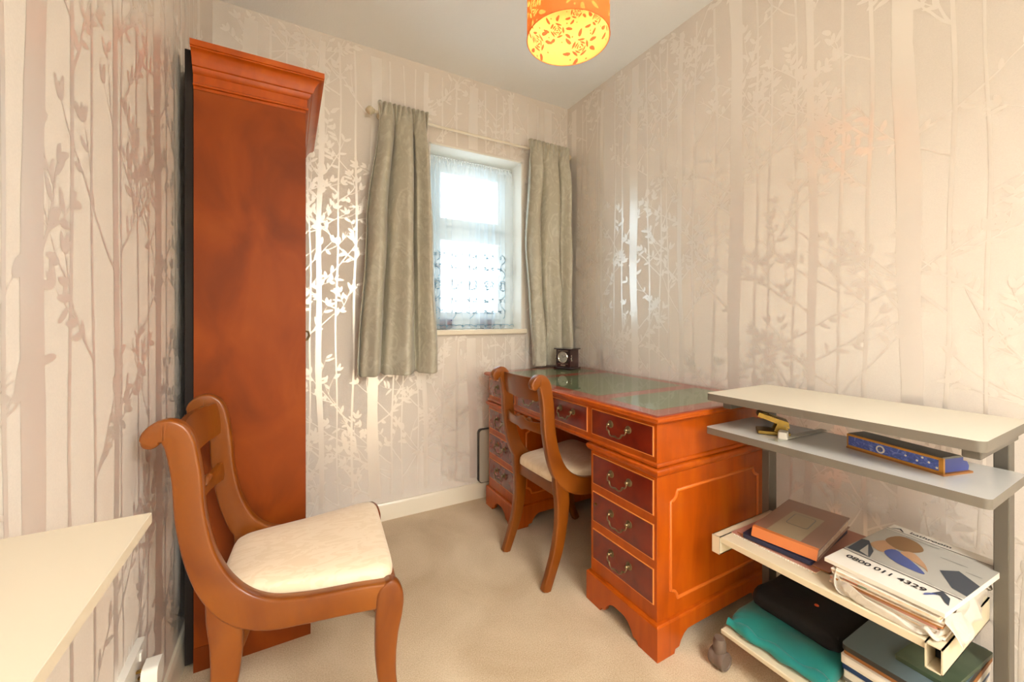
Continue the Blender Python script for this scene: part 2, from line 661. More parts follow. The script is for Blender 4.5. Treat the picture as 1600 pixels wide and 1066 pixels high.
def forest(width, height, seed, x_first=0.12):
    """printed trees: broad trunks, saplings, forked branches, leaves"""
    R = random.Random(seed)
    out = []

    def trunk(x, w):
        pl, ws = [], []
        ph, ph2 = R.random() * 6, R.random() * 6
        for i in range(61):
            z = height * i / 60
            pl.append((x + 0.010 * math.sin(z * 2.3 + ph) + 0.003 * math.sin(z * 9 + ph2), z))
            ws.append(w * (1 + 0.10 * math.sin(z * 5 + ph2) + 0.05 * R.uniform(-1, 1)))
        out.append(ribbon(pl, lambda t: ws[int(round(t * 60))]))
        return pl

    def branch(x, y, a, l, w, depth):
        pl = [(x, y)]
        n = 9
        tgt = PI / 2 + (0.35 if math.cos(a) < 0 else -0.35)
        for i in range(n):
            a += (tgt - a) * 0.09 + R.uniform(-0.16, 0.16)
            x += math.cos(a) * l / n
            y += math.sin(a) * l / n
            pl.append((x, y))
            if depth > 0 and i in (3, 6) and R.random() < 0.75:
                branch(x, y, a + R.choice((-1, 1)) * R.uniform(0.5, 0.9), l * 0.45, w * 0.6, depth - 1)
            if R.random() < (0.30 if depth else 0.42):
                s = R.choice((-1, 1))
                out.append([leaf(x, y, a + s * R.uniform(0.5, 1.2), R.uniform(0.026, 0.044), R.uniform(0.014, 0.022))])
        out.append(ribbon(pl, lambda t: w * (1 - 0.7 * t)))
        if R.random() < 0.8:
            for s in (-0.7, 0.0, 0.7):
                if R.random() < 0.7:
                    out.append([leaf(x, y, a + s, R.uniform(0.028, 0.042), 0.018)])
        else:
            for s in (-0.5, 0.1, 0.5):
                out.append(ribbon([(x, y), (x + 0.03 * math.cos(a + s), y + 0.03 * math.sin(a + s))], lambda t: 0.002))

    x = x_first
    while x < width:
        for dx, w, nb in ((0.0, 0.052, 5), (0.085, 0.009, 9), (0.15, 0.007, 9), (0.22, 0.007, 8), (0.27, 0.024, 7), (0.36, 0.008, 8), (0.44, 0.010, 9)):
            xx = x + dx + R.uniform(-0.012, 0.012)
            if xx > width - 0.02:
                continue
            pl = trunk(xx, w)
            for b in range(nb):
                i = R.randint(2, 57)
                s = R.choice((-1, 1))
                branch(pl[i][0], pl[i][1], PI / 2 + s * R.uniform(0.6, 1.25), R.uniform(0.14, 0.34), R.uniform(0.005, 0.008) if w < 0.03 else 0.009, 1)
        x += 0.53
    res = []
    cells = {}
    for g in out:
        g = [p for p in g if all(0.002 < q[0] < width - 0.002 and 0.09 < q[1] < height - 0.002 for q in p)]
        if not g:
            continue
        cs = set()
        for p in g:
            i0, i1 = int(min(q[0] for q in p) * 100), int(max(q[0] for q in p) * 100)
            j0, j1 = int(min(q[1] for q in p) * 100), int(max(q[1] for q in p) * 100)
            cs |= {(i, j) for i in range(i0, i1 + 1) for j in range(j0, j1 + 1)}
        used = set()
        for c in cs:
            used |= cells.get(c, set())
        k = 0
        while k in used:
            k += 1
        for c in cs:
            cells.setdefault(c, set()).add(k)
        res += [(p, k * 2.5e-5) for p in g]      # overprinted shapes never share one plane
    return res


def paste(mb, polys, fn, inward, hole=None):
    inward = Vector(inward)
    for p, lift in polys:
        if hole and any(hole[0] < q[0] < hole[1] and hole[2] < q[1] < hole[3] for q in p):
            continue
        P = [Vector(fn(*q)) + inward * lift for q in p]
        nn = (P[1] - P[0]).cross(P[2] - P[1])
        nn = sum(((P[k] - P[0]).cross(P[(k + 1) % len(P)] - P[0]) for k in range(1, len(P) - 1)), Vector())
        if nn.dot(inward) < 0:
            P = P[::-1]
        mb.add(P, [list(range(len(P)))], 'foil')


EPS = 0.0006
w = MB().box((XR, YF - 0.1, 0), (XR + 0.12, YB + 0.25, H), 'wallpaper')
paste(w, forest(YB - YF, H, 11, 0.06), lambda s, z: (XR - EPS, YB - s, z), (-1, 0, 0))
struct(obj('wall_right', w, recalc=False, smooth=False))
w = MB().box((XL - 0.12, YF - 0.1, 0), (XL, YB + 0.25, H), 'wallpaper')
paste(w, forest(YB - YF, H, 23, 0.3), lambda s, z: (XL + EPS, YB - s, z), (1, 0, 0))
struct(obj('wall_left', w, recalc=False, smooth=False))
w = MB()
w.box((XL, YB, 0), (WX0, YB + 0.25, H), 'wallpaper')
w.box((WX1, YB, 0), (XR, YB + 0.25, H), 'wallpaper')
w.box((WX0, YB, 0), (WX1, YB + 0.25, WZ0 - 0.03), 'wallpaper')
w.box((WX0, YB, WZ1), (WX1, YB + 0.25, H), 'wallpaper')
paste(w, forest(XR - XL, H, 37, 0.14), lambda s, z: (XL + s, YB - EPS, z), (0, -1, 0), (WX0 - XL - 0.005, WX1 - XL + 0.005, WZ0 - 0.03, WZ1 + 0.005))
struct(obj('wall_back', w, recalc=False, smooth=False))
# front wall with the open doorway the photographer stands at, and the hall behind it
DX0, DX1, DZ = -0.22, 1.15, 2.05
w = MB()
w.box((XL, YF - 0.1, 0), (DX0, YF, H), 'plaster')
w.box((DX1, YF - 0.1, 0), (XR, YF, H), 'plaster')
w.box((DX0, YF - 0.1, DZ), (DX1, YF, H), 'plaster')
struct(obj('wall_front', w, smooth=False))
w = MB()
w.box((-0.9, -2.1, 0), (2.2, -2.0, H), 'plaster')
w.box((-1.0, -2.1, 0), (-0.9, YF - 0.1, H), 'plaster')
w.box((2.2, -2.1, 0), (2.3, YF - 0.1, H), 'plaster')
w.box((-0.9, YF - 0.11, 0), (XL, YF - 0.1, H), 'plaster')
w.box((XR, YF - 0.11, 0), (2.2, YF - 0.1, H), 'plaster')
struct(obj('wall_hall', w, smooth=False))
struct(obj('floor', MB().box((-1.0, -2.1, -0.1), (2.3, YB + 0.25, 0), 'carpet'), smooth=False))
struct(obj('ceiling', MB().box((-1.0, -2.1, H), (2.3, YB + 0.25, H + 0.1), 'ceiling'), smooth=False))


def baseboard(name, a, b, nrm):
    """moulded board along a-b, nrm points into the room"""
    prof = [(0, 0), (0.016, 0), (0.016, 0.062), (0.013, 0.072), (0.013, 0.078), (0.007, 0.0868), (0, 0.0868)]
    mb = MB()
    mb.prism(prof, lambda d, z: (a[0] + nrm[0] * d, a[1] + nrm[1] * d, z), lambda d, z: (b[0] + nrm[0] * d, b[1] + nrm[1] * d, z), 'white_gloss')
    return struct(obj(name, mb))


baseboard('baseboard_back', (XL + 0.016, YB), (XR - 0.016, YB), (0, -1))
baseboard('baseboard_left', (XL, YF), (XL, YB), (1, 0))
baseboard('baseboard_right', (XR, YF), (XR, YB), (-1, 0))

# ------------------------------------------------------------------ window
win = bpy.data.objects.new('window_1', None)
COL.objects.link(win)
win.location = (0.958, YB, WZ0)
win.matrix_basis = Matrix.Translation((0.958, YB, WZ0))
struct(win)
mb = MB()   # white lining of the reveal
mb.box((WX0 - 0.001, YB - 0.001, WZ0), (WX0 + 0.008, YB + 0.24, WZ1), 'plaster')
mb.box((WX1 - 0.008, YB - 0.001, WZ0), (WX1 + 0.001, YB + 0.24, WZ1), 'plaster')
mb.box((WX0 - 0.001, YB - 0.001, WZ1 - 0.008), (WX1 + 0.001, YB + 0.24, WZ1 + 0.001), 'plaster')
struct(obj('reveal', mb, win, smooth=False))
mb = MB().box((WX0 - 0.02, YB - 0.03, WZ0 - 0.03), (WX1 + 0.02, YB + 0.001, WZ0), 'white_gloss')
mb.box((WX0, YB, WZ0 - 0.03), (WX1, YB + 0.24, WZ0), 'white_gloss')
struct(obj('window_sill', mb, win, bevel=0.006))
FY0, FY1 = YB + 0.13, YB + 0.19


def frame(mb, x0, x1, z0, z1, wd, y0, y1, m='white_frame'):
    mb.box((x0, y0, z0), (x0 + wd, y1, z1), m)
    mb.box((x1 - wd, y0, z0), (x1, y1, z1), m)
    mb.box((x0 + wd, y0, z0), (x1 - wd, y1, z0 + wd), m)
    mb.box((x0 + wd, y0, z1 - wd), (x1 - wd, y1, z1), m)
    return mb


xa, xb, za, zb = WX0 + 0.008, WX1 - 0.008, WZ0, WZ1 - 0.008
fr = struct(obj('window_frame', frame(MB(), xa, xb, za, zb, 0.055, FY0, FY1), win, bevel=0.004))
TZ = 1.555
for nm, z0, z1 in (('casement', za + 0.055, TZ - 0.02), ('fanlight', TZ + 0.02, zb - 0.055)):
    c = struct(obj(nm, frame(MB(), xa + 0.055, xb - 0.055, z0, z1, 0.045, FY0 - 0.012, FY1 - 0.01), win, bevel=0.004))
    struct(obj('pane', MB().box((xa + 0.1, FY0 + 0.02, z0 + 0.045), (xb - 0.1, FY0 + 0.026, z1 - 0.045), 'glass'), c, smooth=False))
struct(obj('transom', MB().box((xa + 0.055, FY0, TZ - 0.02), (xb - 0.055, FY1, TZ + 0.02), 'white_frame'), win, bevel=0.003))
mb = MB().box((xb - 0.098, FY0 - 0.03, 1.30), (xb - 0.078, FY0 - 0.012, 1.38), 'white_frame')
mb.box((xb - 0.096, FY0 - 0.042, 1.24), (xb - 0.080, FY0 - 0.03, 1.37), 'white_frame')
struct(obj('handle', mb, win, bevel=0.003))

# ------------------------------------------------------------------ net curtain, on its own slim rod in the reveal
NY = YB + 0.045
NX0, NX1, NZ0, NZ1 = WX0 + 0.012, WX1 - 0.055, WZ0 + 0.004, 1.915
net = thing('net_curtain', 'sheer white net curtain with embroidered flowers, gathered on a slim rod in the window', 'net curtain', (0.93, NY, NZ0))


def netpt(u, t, off=0.0):
    """u across, t 0 bottom .. 1 top"""
    ww = NX1 - NX0
    amp = 0.012 + 0.004 * math.sin(u * 11)
    g = max(0.0, (t - 0.93) / 0.07)
    ph = 2 * PI * (7.5 * u + 0.35 * math.sin(u * 9))
    x = NX0 + ww * u + (1 - 0.6 * g) * 0.013 * math.sin(2 * ph)
    y = NY + amp * (1 - 0.6 * g) * math.sin(ph) + g * 0.004 * math.sin(2 * PI * 38 * u) - off
    z = NZ0 + (NZ1 - NZ0) * t + (0.006 * math.sin(ph) if t < 0.02 else 0)
    return (x, y, z)


mb = MB().grid(360, 50, lambda u, t: netpt(u, t), 'net')
obj('net_cloth', mb, net, recalc=False, angle=180)
mb = MB()


def nstrip(pts, wd=0.0036):
    """embroidered line on the cloth, pts (u,t)"""
    P = [netpt(u, t, 0.0015) for u, t in pts]
    for a, b in zip(P[:-1], P[1:]):
        d = Vector((b[0] - a[0], 0, b[2] - a[2]))
        if d.length < 1e-6:
            continue
        n_ = Vector((-d.z, 0, d.x)).normalized() * wd / 2
        a_, b_ = Vector(a), Vector(b)
        mb.add([a_ + n_, a_ - n_, b_ - n_, b_ + n_], [(0, 1, 2, 3)], 'lace')


HW, HT = NX1 - NX0, NZ1 - NZ0
RN = random.Random(5)
for cx in (0.10, 0.30, 0.50, 0.70, 0.89):
    def q(dx, dz):
        return (cx + 1.45 * dx / HW, 1.12 * dz / HT)
    hz = 0.20
    nstrip([q(0.006 * math.sin(k * 0.7), 0.05 + k * 0.0125) for k in range(13)])
    for s in (-1, 1):      # tulip petals
        nstrip([q(s * 0.020 * math.sin(PI * k / 10) * (1 - 0.15 * k / 10), hz + 0.055 * k / 10) for k in range(11)])
        nstrip([q(s * (0.004 + 0.016 * k / 8), hz + 0.02 + 0.03 * (k / 8) ** 2) for k in range(9)])
    nstrip([q(0.009 * math.sin(2 * PI * k / 12), hz + 0.022 + 0.020 * math.cos(2 * PI * k / 12)) for k in range(13)])
    for zz in (0.08, 0.14, 0.31, 0.37):
        for s in (-1, 1):
            a = RN.uniform(0.3, 0.9)
            nstrip([q(s * (0.004 + 0.022 * k / 6 * math.cos(a)), zz + 0.022 * k / 6 * math.sin(a) + 0.006 * math.sin(PI * k / 6)) for k in range(7)])
            nstrip([q(s * (0.004 + 0.022 * k / 6 * math.cos(a)), zz + 0.022 * k / 6 * math.sin(a) - 0.006 * math.sin(PI * k / 6)) for k in range(7)])
    nstrip([q(0.005 * math.sin(k * 0.9), 0.265 + k * 0.012) for k in range(12)])
    for k0 in range(-3, 4):
        nstrip([q(k0 * 0.012 + 0.006 * math.cos(PI * k / 6), 0.012 + 0.008 * math.sin(PI * k / 6)) for k in range(7)])
obj('embroidery', mb, net, recalc=False, smooth=False, label='blue grey embroidered tulips and leaves')
mb = MB()
mb.grid(200, 5, lambda u, t: (NX0 + (NX1 - NX0) * u, NY - 0.006 - 0.003 * math.sin(2 * PI * 44 * u) - 0.004 * math.sin(PI * t), 1.905 + 0.03 * t + 0.002 * math.sin(2 * PI * 31 * u)), 'net')
obj('heading', mb, net, recalc=False, angle=180)
mb = MB().sweep([(WX0 + 0.008, NY, 1.918), (NX1 + 0.004, NY, 1.918)], 0.005, 'white_frame')
obj('slim_rod', mb, net)

# ------------------------------------------------------------------ bowls on the sill
for bx, lab in ((0.797, 'small blue and red patterned porcelain bowl behind the net, on the left of the sill'),
                (1.053, 'small blue and red patterned porcelain bowl behind the net, near the middle of the sill')):
    by = YB + 0.095
    prof = [(0.022, 0), (0.024, 0.004), (0.034, 0.014), (0.040, 0.034), (0.043, 0.052), (0.045, 0.056), (0.041, 0.056), (0.036, 0.034), (0.028, 0.014), (0.001, 0.010)]
    mb = MB().lathe(prof, 'porcelain', 40, origin=(bx, by, WZ0))
    R = random.Random(int(bx * 1000))
    for k in range(70):
        a = R.uniform(0, 2 * PI)
        zz = R.uniform(0.016, 0.044)
        m_ = 'glaze_blue' if k % 3 else 'glaze_red'
        rr = 0.0365 + (zz - 0.014) * 0.15 + 0.0015
        s = R.uniform(0.003, 0.006)
        vs = []
        for j in range(8):
            t = 2 * PI * j / 8
            aa = a + s * math.cos(t) / 0.038
            z2 = zz + s * math.sin(t)
            r2 = rr if z2 < 0.034 else 0.0415
            vs.append((bx + r2 * math.cos(aa), by + r2 * math.sin(aa), WZ0 + z2))
        mb.add(vs, [list(range(8))], m_)
    mb.lathe([(0.0455, 0.048), (0.0462, 0.0535)], 'glaze_blue', 40, origin=(bx, by, WZ0))
    tag(obj('porcelain_bowl', mb, recalc=False), lab, 'bowl', 'bowls on the window sill')

# ------------------------------------------------------------------ curtain rod and curtains
RY, RZ = 2.079, 2.062
rod = thing('curtain_rod', 'slim cream curtain rod with turned end knobs above the window', 'curtain rod', (0.96, RY, RZ))
obj('pole', MB().sweep([(0.375, RY, RZ), (1.548, RY, RZ)], 0.0075, 'white_gloss', 14), rod)
for sx, x in ((-1, 0.375), (1, 1.548)):
    prof = [(0.008, 0), (0.012, 0.004), (0.012, 0.008), (0.018, 0.013), (0.021, 0.022), (0.017, 0.034), (0.007, 0.042), (0.001, 0.045)]
    if sx > 0:
        prof = [(a, b * 0.9) for a, b in prof]
    obj('finial', MB().lathe(prof, 'cream_metal', 20, (sx, 0, 0), (x, RY, RZ)), rod)
for x in (0.41, 1.52):
    mb = MB().sweep([(x, RY + 0.006, RZ), (x, YB, RZ)], 0.007, 'cream_metal')
    mb.lathe([(0.02, -0.006), (0.02, 0)], 'cream_metal', 20, (0, 1, 0), (x, YB, RZ))
    obj('bracket', mb, rod)


def curtain(name, label, xt0, xt1, xm0, xm1, xb0, xb1, z1, z0, nf, seed, amp, ylim=2.088, ybase=2.03):
    R = random.Random(seed)
    ofs = [R.uniform(-0.35, 0.35) for _ in range(8)]
    am = [R.uniform(0.7, 1.25) for _ in range(int(nf) + 4)]

    def f(u, t):
        # t: 0 top .. 1 bottom
        s = t ** 0.8
        if t < 0.45:
            q = t / 0.45
            q = q * q * (3 - 2 * q)
            a, b = xt0 + (xm0 - xt0) * q, xt1 + (xm1 - xt1) * q
        else:
            q = (t - 0.45) / 0.55
            q = q * q * (3 - 2 * q)
            a, b = xm0 + (xb0 - xm0) * q, xm1 + (xb1 - xm1) * q
        z = z1 + (z0 - z1) * t
        hd = max(0.0, 1 - t / 0.075)
        ph = 2 * PI * (nf * u + 0.12 * math.sin(u * 7 + ofs[0]) + 0.10 * t * math.sin(u * 5 + ofs[1]))
        big = math.sin(ph + 0.6 * math.sin(ph))
        k = int(nf * u + 0.5)
        f_ = nf * u + 0.5 - k
        f_ = f_ * f_ * (3 - 2 * f_)
        amk = am[k] * (1 - f_) + am[k + 1] * f_
        A = amp * (0.35 + 0.65 * min(1, t / 0.18)) * amk
        y = ybase + (1 - hd) * A * big
        y += hd * 0.012 * math.sin(2 * PI * nf * 3.2 * u + 1)
        y += (1 - hd) * 0.006 * math.sin(ph * 2.3 + t * 4 + ofs[2]) * min(1, t * 3)
        y += 0.005 * math.sin(t * 17 + u * 9 + ofs[3]) * (1 - hd)
        y = min(y, ylim)
        x = a + (b - a) * u + (1 - hd) * 0.014 * math.sin(ph * 1.0 + 1.3)
        zz = z + 0.006 * math.sin(2 * PI * nf * 3.2 * u) * hd + (0.008 * math.sin(ph + 1) if t > 0.97 else 0)
        # the gathered cord line dents the heading
        dent = math.exp(-((t - 0.085) / 0.018) ** 2)
        y += 0.007 * dent
        return (x, y, max(zz, z0))
    mb = MB().grid(220, 130, f, 'curtain')
    o = obj(name, mb, recalc=False, solid=0.003, angle=180)
    return tag(o, label, 'curtain')


curtain('curtain', 'sage green silk curtain hanging left of the window, clear of the floor', 0.382, 0.632, 0.315, 0.668, 0.272, 0.695, 2.098, 0.752, 3.3, 3, 0.046, 2.095, 2.035)
curtain('curtain', 'sage green silk curtain in the corner right of the window, its hem touching the desk', 1.250, 1.548, 1.222, 1.556, 1.272, 1.562, 2.098, 0.7475, 3.2, 8, 0.040, 2.095, 2.035)

# ------------------------------------------------------------------ pendant lamp
PX, PY = 0.70, 0.93
SR, SZ0, SH = 0.117, 1.830, 0.20
pen = thing('pendant_lamp', 'peach drum pendant lampshade with cut-out roses, glowing from the ceiling', 'ceiling lamp', (PX, PY, 2.4))


def rose(cx, cy, r, rot):
    out = []

    def cres(a0, a1, r0, r1):
        n = 7
        o_ = [(cx + r1 * math.cos(a0 + (a1 - a0) * k / n), cy + r1 * math.sin(a0 + (a1 - a0) * k / n)) for k in range(n + 1)]
        i_ = []
        for k in range(n + 1):
            t = k / n
            rr = r1 - (r1 - r0) * math.sin(PI * t) ** 0.45
            i_.append((cx + rr * math.cos(a0 + (a1 - a0) * t), cy + rr * math.sin(a0 + (a1 - a0) * t)))
        out.append(o_ + i_[::-1])
    for ring, (ri, ro, npet) in enumerate(((0.72, 1.0, 5), (0.46, 0.66, 4), (0.22, 0.40, 3))):
        for k in range(npet):
            a = rot + ring * 0.6 + 2 * PI * k / npet
            cres(a + 0.13, a + 2 * PI / npet - 0.13, r * ri, r * ro)
    out.append([(cx + 0.12 * r * math.cos(t * 0.8), cy + 0.12 * r * math.sin(t * 0.8)) for t in range(8)])
    return out


def sprig(cx, cy, r, rot):
    out = rose(cx, cy, r, rot)
    for a in (0.5, 1.1, 2.6, 3.5, 4.4, 5.4):
        out.append(leaf(cx + 1.25 * r * math.cos(a + rot), cy + 1.25 * r * math.sin(a + rot), a + rot + 0.4, r * 0.95, r * 0.55))
    for a in (0.1, 1.9, 3.1, 4.9):
        x, y = cx + 1.7 * r * math.cos(a + rot), cy + 1.7 * r * math.sin(a + rot)
        out.append([(x + 0.1 * r * math.cos(t * 0.8), y + 0.1 * r * math.sin(t * 0.8)) for t in range(8)])
    return out


CIRC = 2 * PI * SR
motifs = []
RR = random.Random(4)
for k in range(5):
    x = CIRC * (k + 0.5) / 5
    motifs += sprig(x + RR.uniform(-0.008, 0.008), 0.052 + RR.uniform(-0.004, 0.004), 0.027, RR.uniform(0, 6))
    motifs += sprig(x + CIRC / 10 + RR.uniform(-0.006, 0.006), 0.112 + RR.uniform(-0.004, 0.004), 0.023, RR.uniform(0, 6))
    motifs += sprig(x + RR.uniform(-0.008, 0.008), 0.160 + RR.uniform(-0.003, 0.003), 0.019, RR.uniform(0, 6))
NA, NZ = 640, 170
ca = (np.arange(NA) + 0.5) / NA * CIRC
cz = (np.arange(NZ) + 0.5) / NZ * SH
mask = np.zeros((NZ, NA), bool)
for p in motifs:
    for sh in (-CIRC, 0, CIRC):
        P = np.array([(q[0] + sh, q[1]) for q in p])
        x0, y0 = P.min(0)
        x1, y1 = P.max(0)
        ia = np.where((ca >= x0) & (ca <= x1))[0]
        iz = np.where((cz >= y0) & (cz <= y1))[0]
        if not len(ia) or not len(iz):
            continue
        gx, gy = np.meshgrid(ca[ia], cz[iz])
        ins = np.zeros(gx.shape, bool)
        for a, b in zip(P, np.roll(P, -1, 0)):
            c_ = ((a[1] > gy) != (b[1] > gy)) & (gx < (b[0] - a[0]) * (gy - a[1]) / (b[1] - a[1] + 1e-12) + a[0])
            ins ^= c_
        mask[np.ix_(iz, ia)] |= ins


def shell(r, on, off):
    mb = MB()
    for j in range(NZ + 1):
        for i in range(NA):
            a = 2 * PI * i / NA
            mb.v.append((PX + r * math.cos(a), PY + r * math.sin(a), SZ0 + SH * j / NZ))
    for m_ in (on, off):
        if m_:
            mb.mi(m_)
    for j in range(NZ):
        for i in range(NA):
            m_ = on if mask[j, i] else off
            if m_ is None:
                continue
            mb.f.append([j * NA + i, j * NA + (i + 1) % NA, (j + 1) * NA + (i + 1) % NA, (j + 1) * NA + i])
            mb.fm.append(mb.mi(m_))
    return mb


shade = obj('lamp_shade', shell(SR, None, 'shade_outer'), pen, recalc=False, angle=180)
obj('liner', shell(SR - 0.0015, 'shade_motif', 'shade_liner'), shade, recalc=False, angle=180)
mb = MB()
for z in (SZ0, SZ0 + SH):
    mb = MB().sweep([(PX + SR * math.cos(2 * PI * k / 64), PY + SR * math.sin(2 * PI * k / 64), z) for k in range(65)], 0.0014, 'shade_outer', 6, False)
    obj('rim', mb, shade)
mb = MB()
for k in range(3):
    a = 2 * PI * k / 3
    mb.sweep([(PX + 0.02 * math.cos(a), PY + 0.02 * math.sin(a), SZ0 + SH - 0.012), (PX + SR * math.cos(a), PY + SR * math.sin(a), SZ0 + SH - 0.002)], 0.0015, 'silver', 6)
obj('spider', mb, shade)
obj('lamp_holder', MB().lathe([(0.012, 0.06), (0.017, 0.05), (0.018, 0.01), (0.022, 0.0), (0.014, -0.01)], 'white_plastic', 20, origin=(PX, PY, SZ0 + SH - 0.02)), pen)
bprof = [(0.013, 0.0), (0.014, -0.012), (0.024, -0.03), (0.030, -0.052), (0.027, -0.070), (0.016, -0.082), (0.001, -0.086)]
obj('bulb', MB().lathe([(r_, h_ + 0.0) for r_, h_ in [(a, b * 0.72) for a, b in bprof]], 'bulb', 24, origin=(PX, PY, SZ0 + SH - 0.022)), pen)
obj('cord', MB().sweep([(PX, PY, SZ0 + SH + 0.03), (PX, PY, 2.38)], 0.003, 'cord_white'), pen)
obj('ceiling_rose', MB().lathe([(0.045, 0.0), (0.045, -0.012), (0.02, -0.028), (0.006, -0.03)], 'white_plastic', 28, origin=(PX, PY, 2.40)), pen)
bpy.data.objects['pendant_bulb_light'].location = (PX, PY, SZ0 + 0.075)

# ------------------------------------------------------------------ bookcase / tall cupboard seen end on
bk = thing('bookcase', 'tall reddish yew bookcase seen from its end, standing against the left wall', 'bookcase', (-0.1, 1.75, 0))
BX0, BX1, BY0, BY1, BTOP = -0.242, 0.049, 1.472, 2.03, 1.70
mb = MB().box((BX0, BY0, 0.0), (BX1, BY0 + 0.018, BTOP), 'yew_dark')
obj('side_panel', mb, bk, bevel=0.0015)
obj('side_panel', MB().box((BX0, BY1 - 0.018, 0.0), (BX1, BY1, BTOP), 'yew_dark'), bk, bevel=0.0015)
obj('shadow_back_panel', MB().box((BX0 - 0.022, BY0 + 0.012, 0.02), (BX0 - 0.0005, BY1 - 0.01, 1.8165), 'gap_shadow'), bk, smooth=False)  # back board coloured near black to stand in for shadow in the wall gap
mb = MB()
for z in (0.08, 0.45, 0.75, 1.05, 1.38, BTOP - 0.018):
    obj('shelf', MB().box((BX0, BY0 + 0.018, z), (BX1 - 0.022, BY1 - 0.018, z + 0.018), 'yew'), bk, smooth=False)
for ya, yb, hy in ((BY0 + 0.0185, 1.748, 1.725), (1.752, BY1 - 0.0185, 1.775)):
    d = obj('door', MB().box((BX1 - 0.020, ya, 0.085), (BX1 + 0.0, yb, 1.68), 'yew_dark'), bk, bevel=0.003)
    mb = MB().sweep([(BX1, hy, 0.985), (BX1 + 0.018, hy, 0.98), (BX1 + 0.021, hy, 0.965), (BX1 + 0.014, hy, 0.95), (BX1, hy, 0.947)], 0.0035, 'antique_brass', 8)
    obj('handle', mb, d)
# plinth
mb = MB()
pl = [(BX0, 0), (BX1 + 0.016, 0), (BX1 + 0.016, 0.066), (BX1 + 0.006, 0.078), (BX0, 0.078)]
mb.prism([(BX0, 0), (BX1 + 0.014, 0), (BX1 + 0.014, 0.07), (BX0, 0.07)], lambda x, z: (x, BY0 - 0.002, z), lambda x, z: (x, BY1 + 0.0, z), 'yew_dark')
obj('plinth', mb, bk, bevel=0.004)
# cornice: profile (outward, height) swept round three sides
prof = [(0.0, 1.708), (0.0075, 1.709), (0.0075, 1.714), (0.004, 1.717), (0.004, 1.742), (0.008, 1.744), (0.013, 1.750), (0.015, 1.758), (0.020, 1.760), (0.022, 1.764), (0.026, 1.776), (0.034, 1.788), (0.043, 1.794), (0.048, 1.795), (0.048, 1.799), (0.052, 1.800), (0.052, 1.8167), (0.0, 1.8167)]


def corner_path(o):
    return [(BX0, BY0 - o), (BX1 + o, BY0 - o), (BX1 + o, BY1 + min(o, 0.03))]


mb = MB()
n = len(prof)
vs = []
for k in range(3):
    for o, h in prof:
        c_ = corner_path(o)[k]
        vs.append((c_[0], c_[1], h))
fs = []
for k in range(2):
    for i in range(n - 1):
        fs.append((k * n + i, k * n + i + 1, (k + 1) * n + i + 1, (k + 1) * n + i))
fs.append(list(range(n)))
fs.append([2 * n + i for i in range(n)])
mb.add(vs, fs, 'yew')
mb.box((BX0, BY0, 1.70), (BX1, BY1, 1.8165), 'yew')
obj('cornice', mb, bk, angle=28)

# ------------------------------------------------------------------ pedestal desk
DXF, DXB = 0.9625, 1.578           # plinth front, back
DY0, DY1 = 0.839, 2.031
BXF = 0.975                         # carcass front
IN = 0.012
desk = thing('pedestal_desk', 'yew pedestal desk with red drawer fronts and green leather top along the right wall', 'desk', (1.27, 1.43, 0))


def arch_profile(L, top, foot=0.075, rise=0.056):
    """bracket-foot board outline from 0..L"""
    a = [(0, 0), (foot, 0), (foot + 0.004, 0.012), (foot + 0.022, 0.014), (foot + 0.030, 0.030), (foot + 0.045, 0.046), (foot + 0.062, rise - 0.001), (foot + 0.075, rise)]
    b = [(L - x, z) for x, z in a[::-1]]
    pts = a + b if L - 2 * (foot + 0.075) > 0.005 else [p for p in a if p[0] < L / 2] + [p for p in b if p[0] > L / 2]
    return pts + [(L, top)] + [(0, top)]


def plinth(ya, yb):
    mb = MB()
    t = 0.016
    top = 0.100
    P = arch_profile(yb - ya, top)
    mb.prism(P, lambda s, z: (DXF, ya + 0.0004 + s * 0.997, z), lambda s, z: (DXF + t, ya + 0.0004 + s * 0.997, z), 'yew')
    mb.prism(P, lambda s, z: (DXB, ya + 0.0004 + s * 0.997, z), lambda s, z: (DXB - t, ya + 0.0004 + s * 0.997, z), 'yew')
    Q = arch_profile(DXB - DXF, top)
    for y0, y1 in ((ya, ya + t), (yb - t, yb)):
        mb.prism(Q, lambda s, z: (DXF + 0.0004 + s * 0.998, y0, z), lambda s, z: (DXF + 0.0004 + s * 0.998, y1, z), 'yew')
    # moulded ledge closing up to the carcass
    vs = []
    for o, h in ((0.0, 0.100), (0.003, 0.105), (0.010, 0.108), (IN + 0.004, 0.109)):
        vs += [(DXF + o, ya + o, h), (DXB - o, ya + o, h), (DXB - o, yb - o, h), (DXF + o, yb - o, h)]
    fs = [(4 * k + i, 4 * k + (i + 1) % 4, 4 * k + 4 + (i + 1) % 4, 4 * k + 4 + i) for k in range(3) for i in range(4)]
    fs.append((12, 13, 14, 15))
    mb.add(vs, fs, 'yew')
    return mb


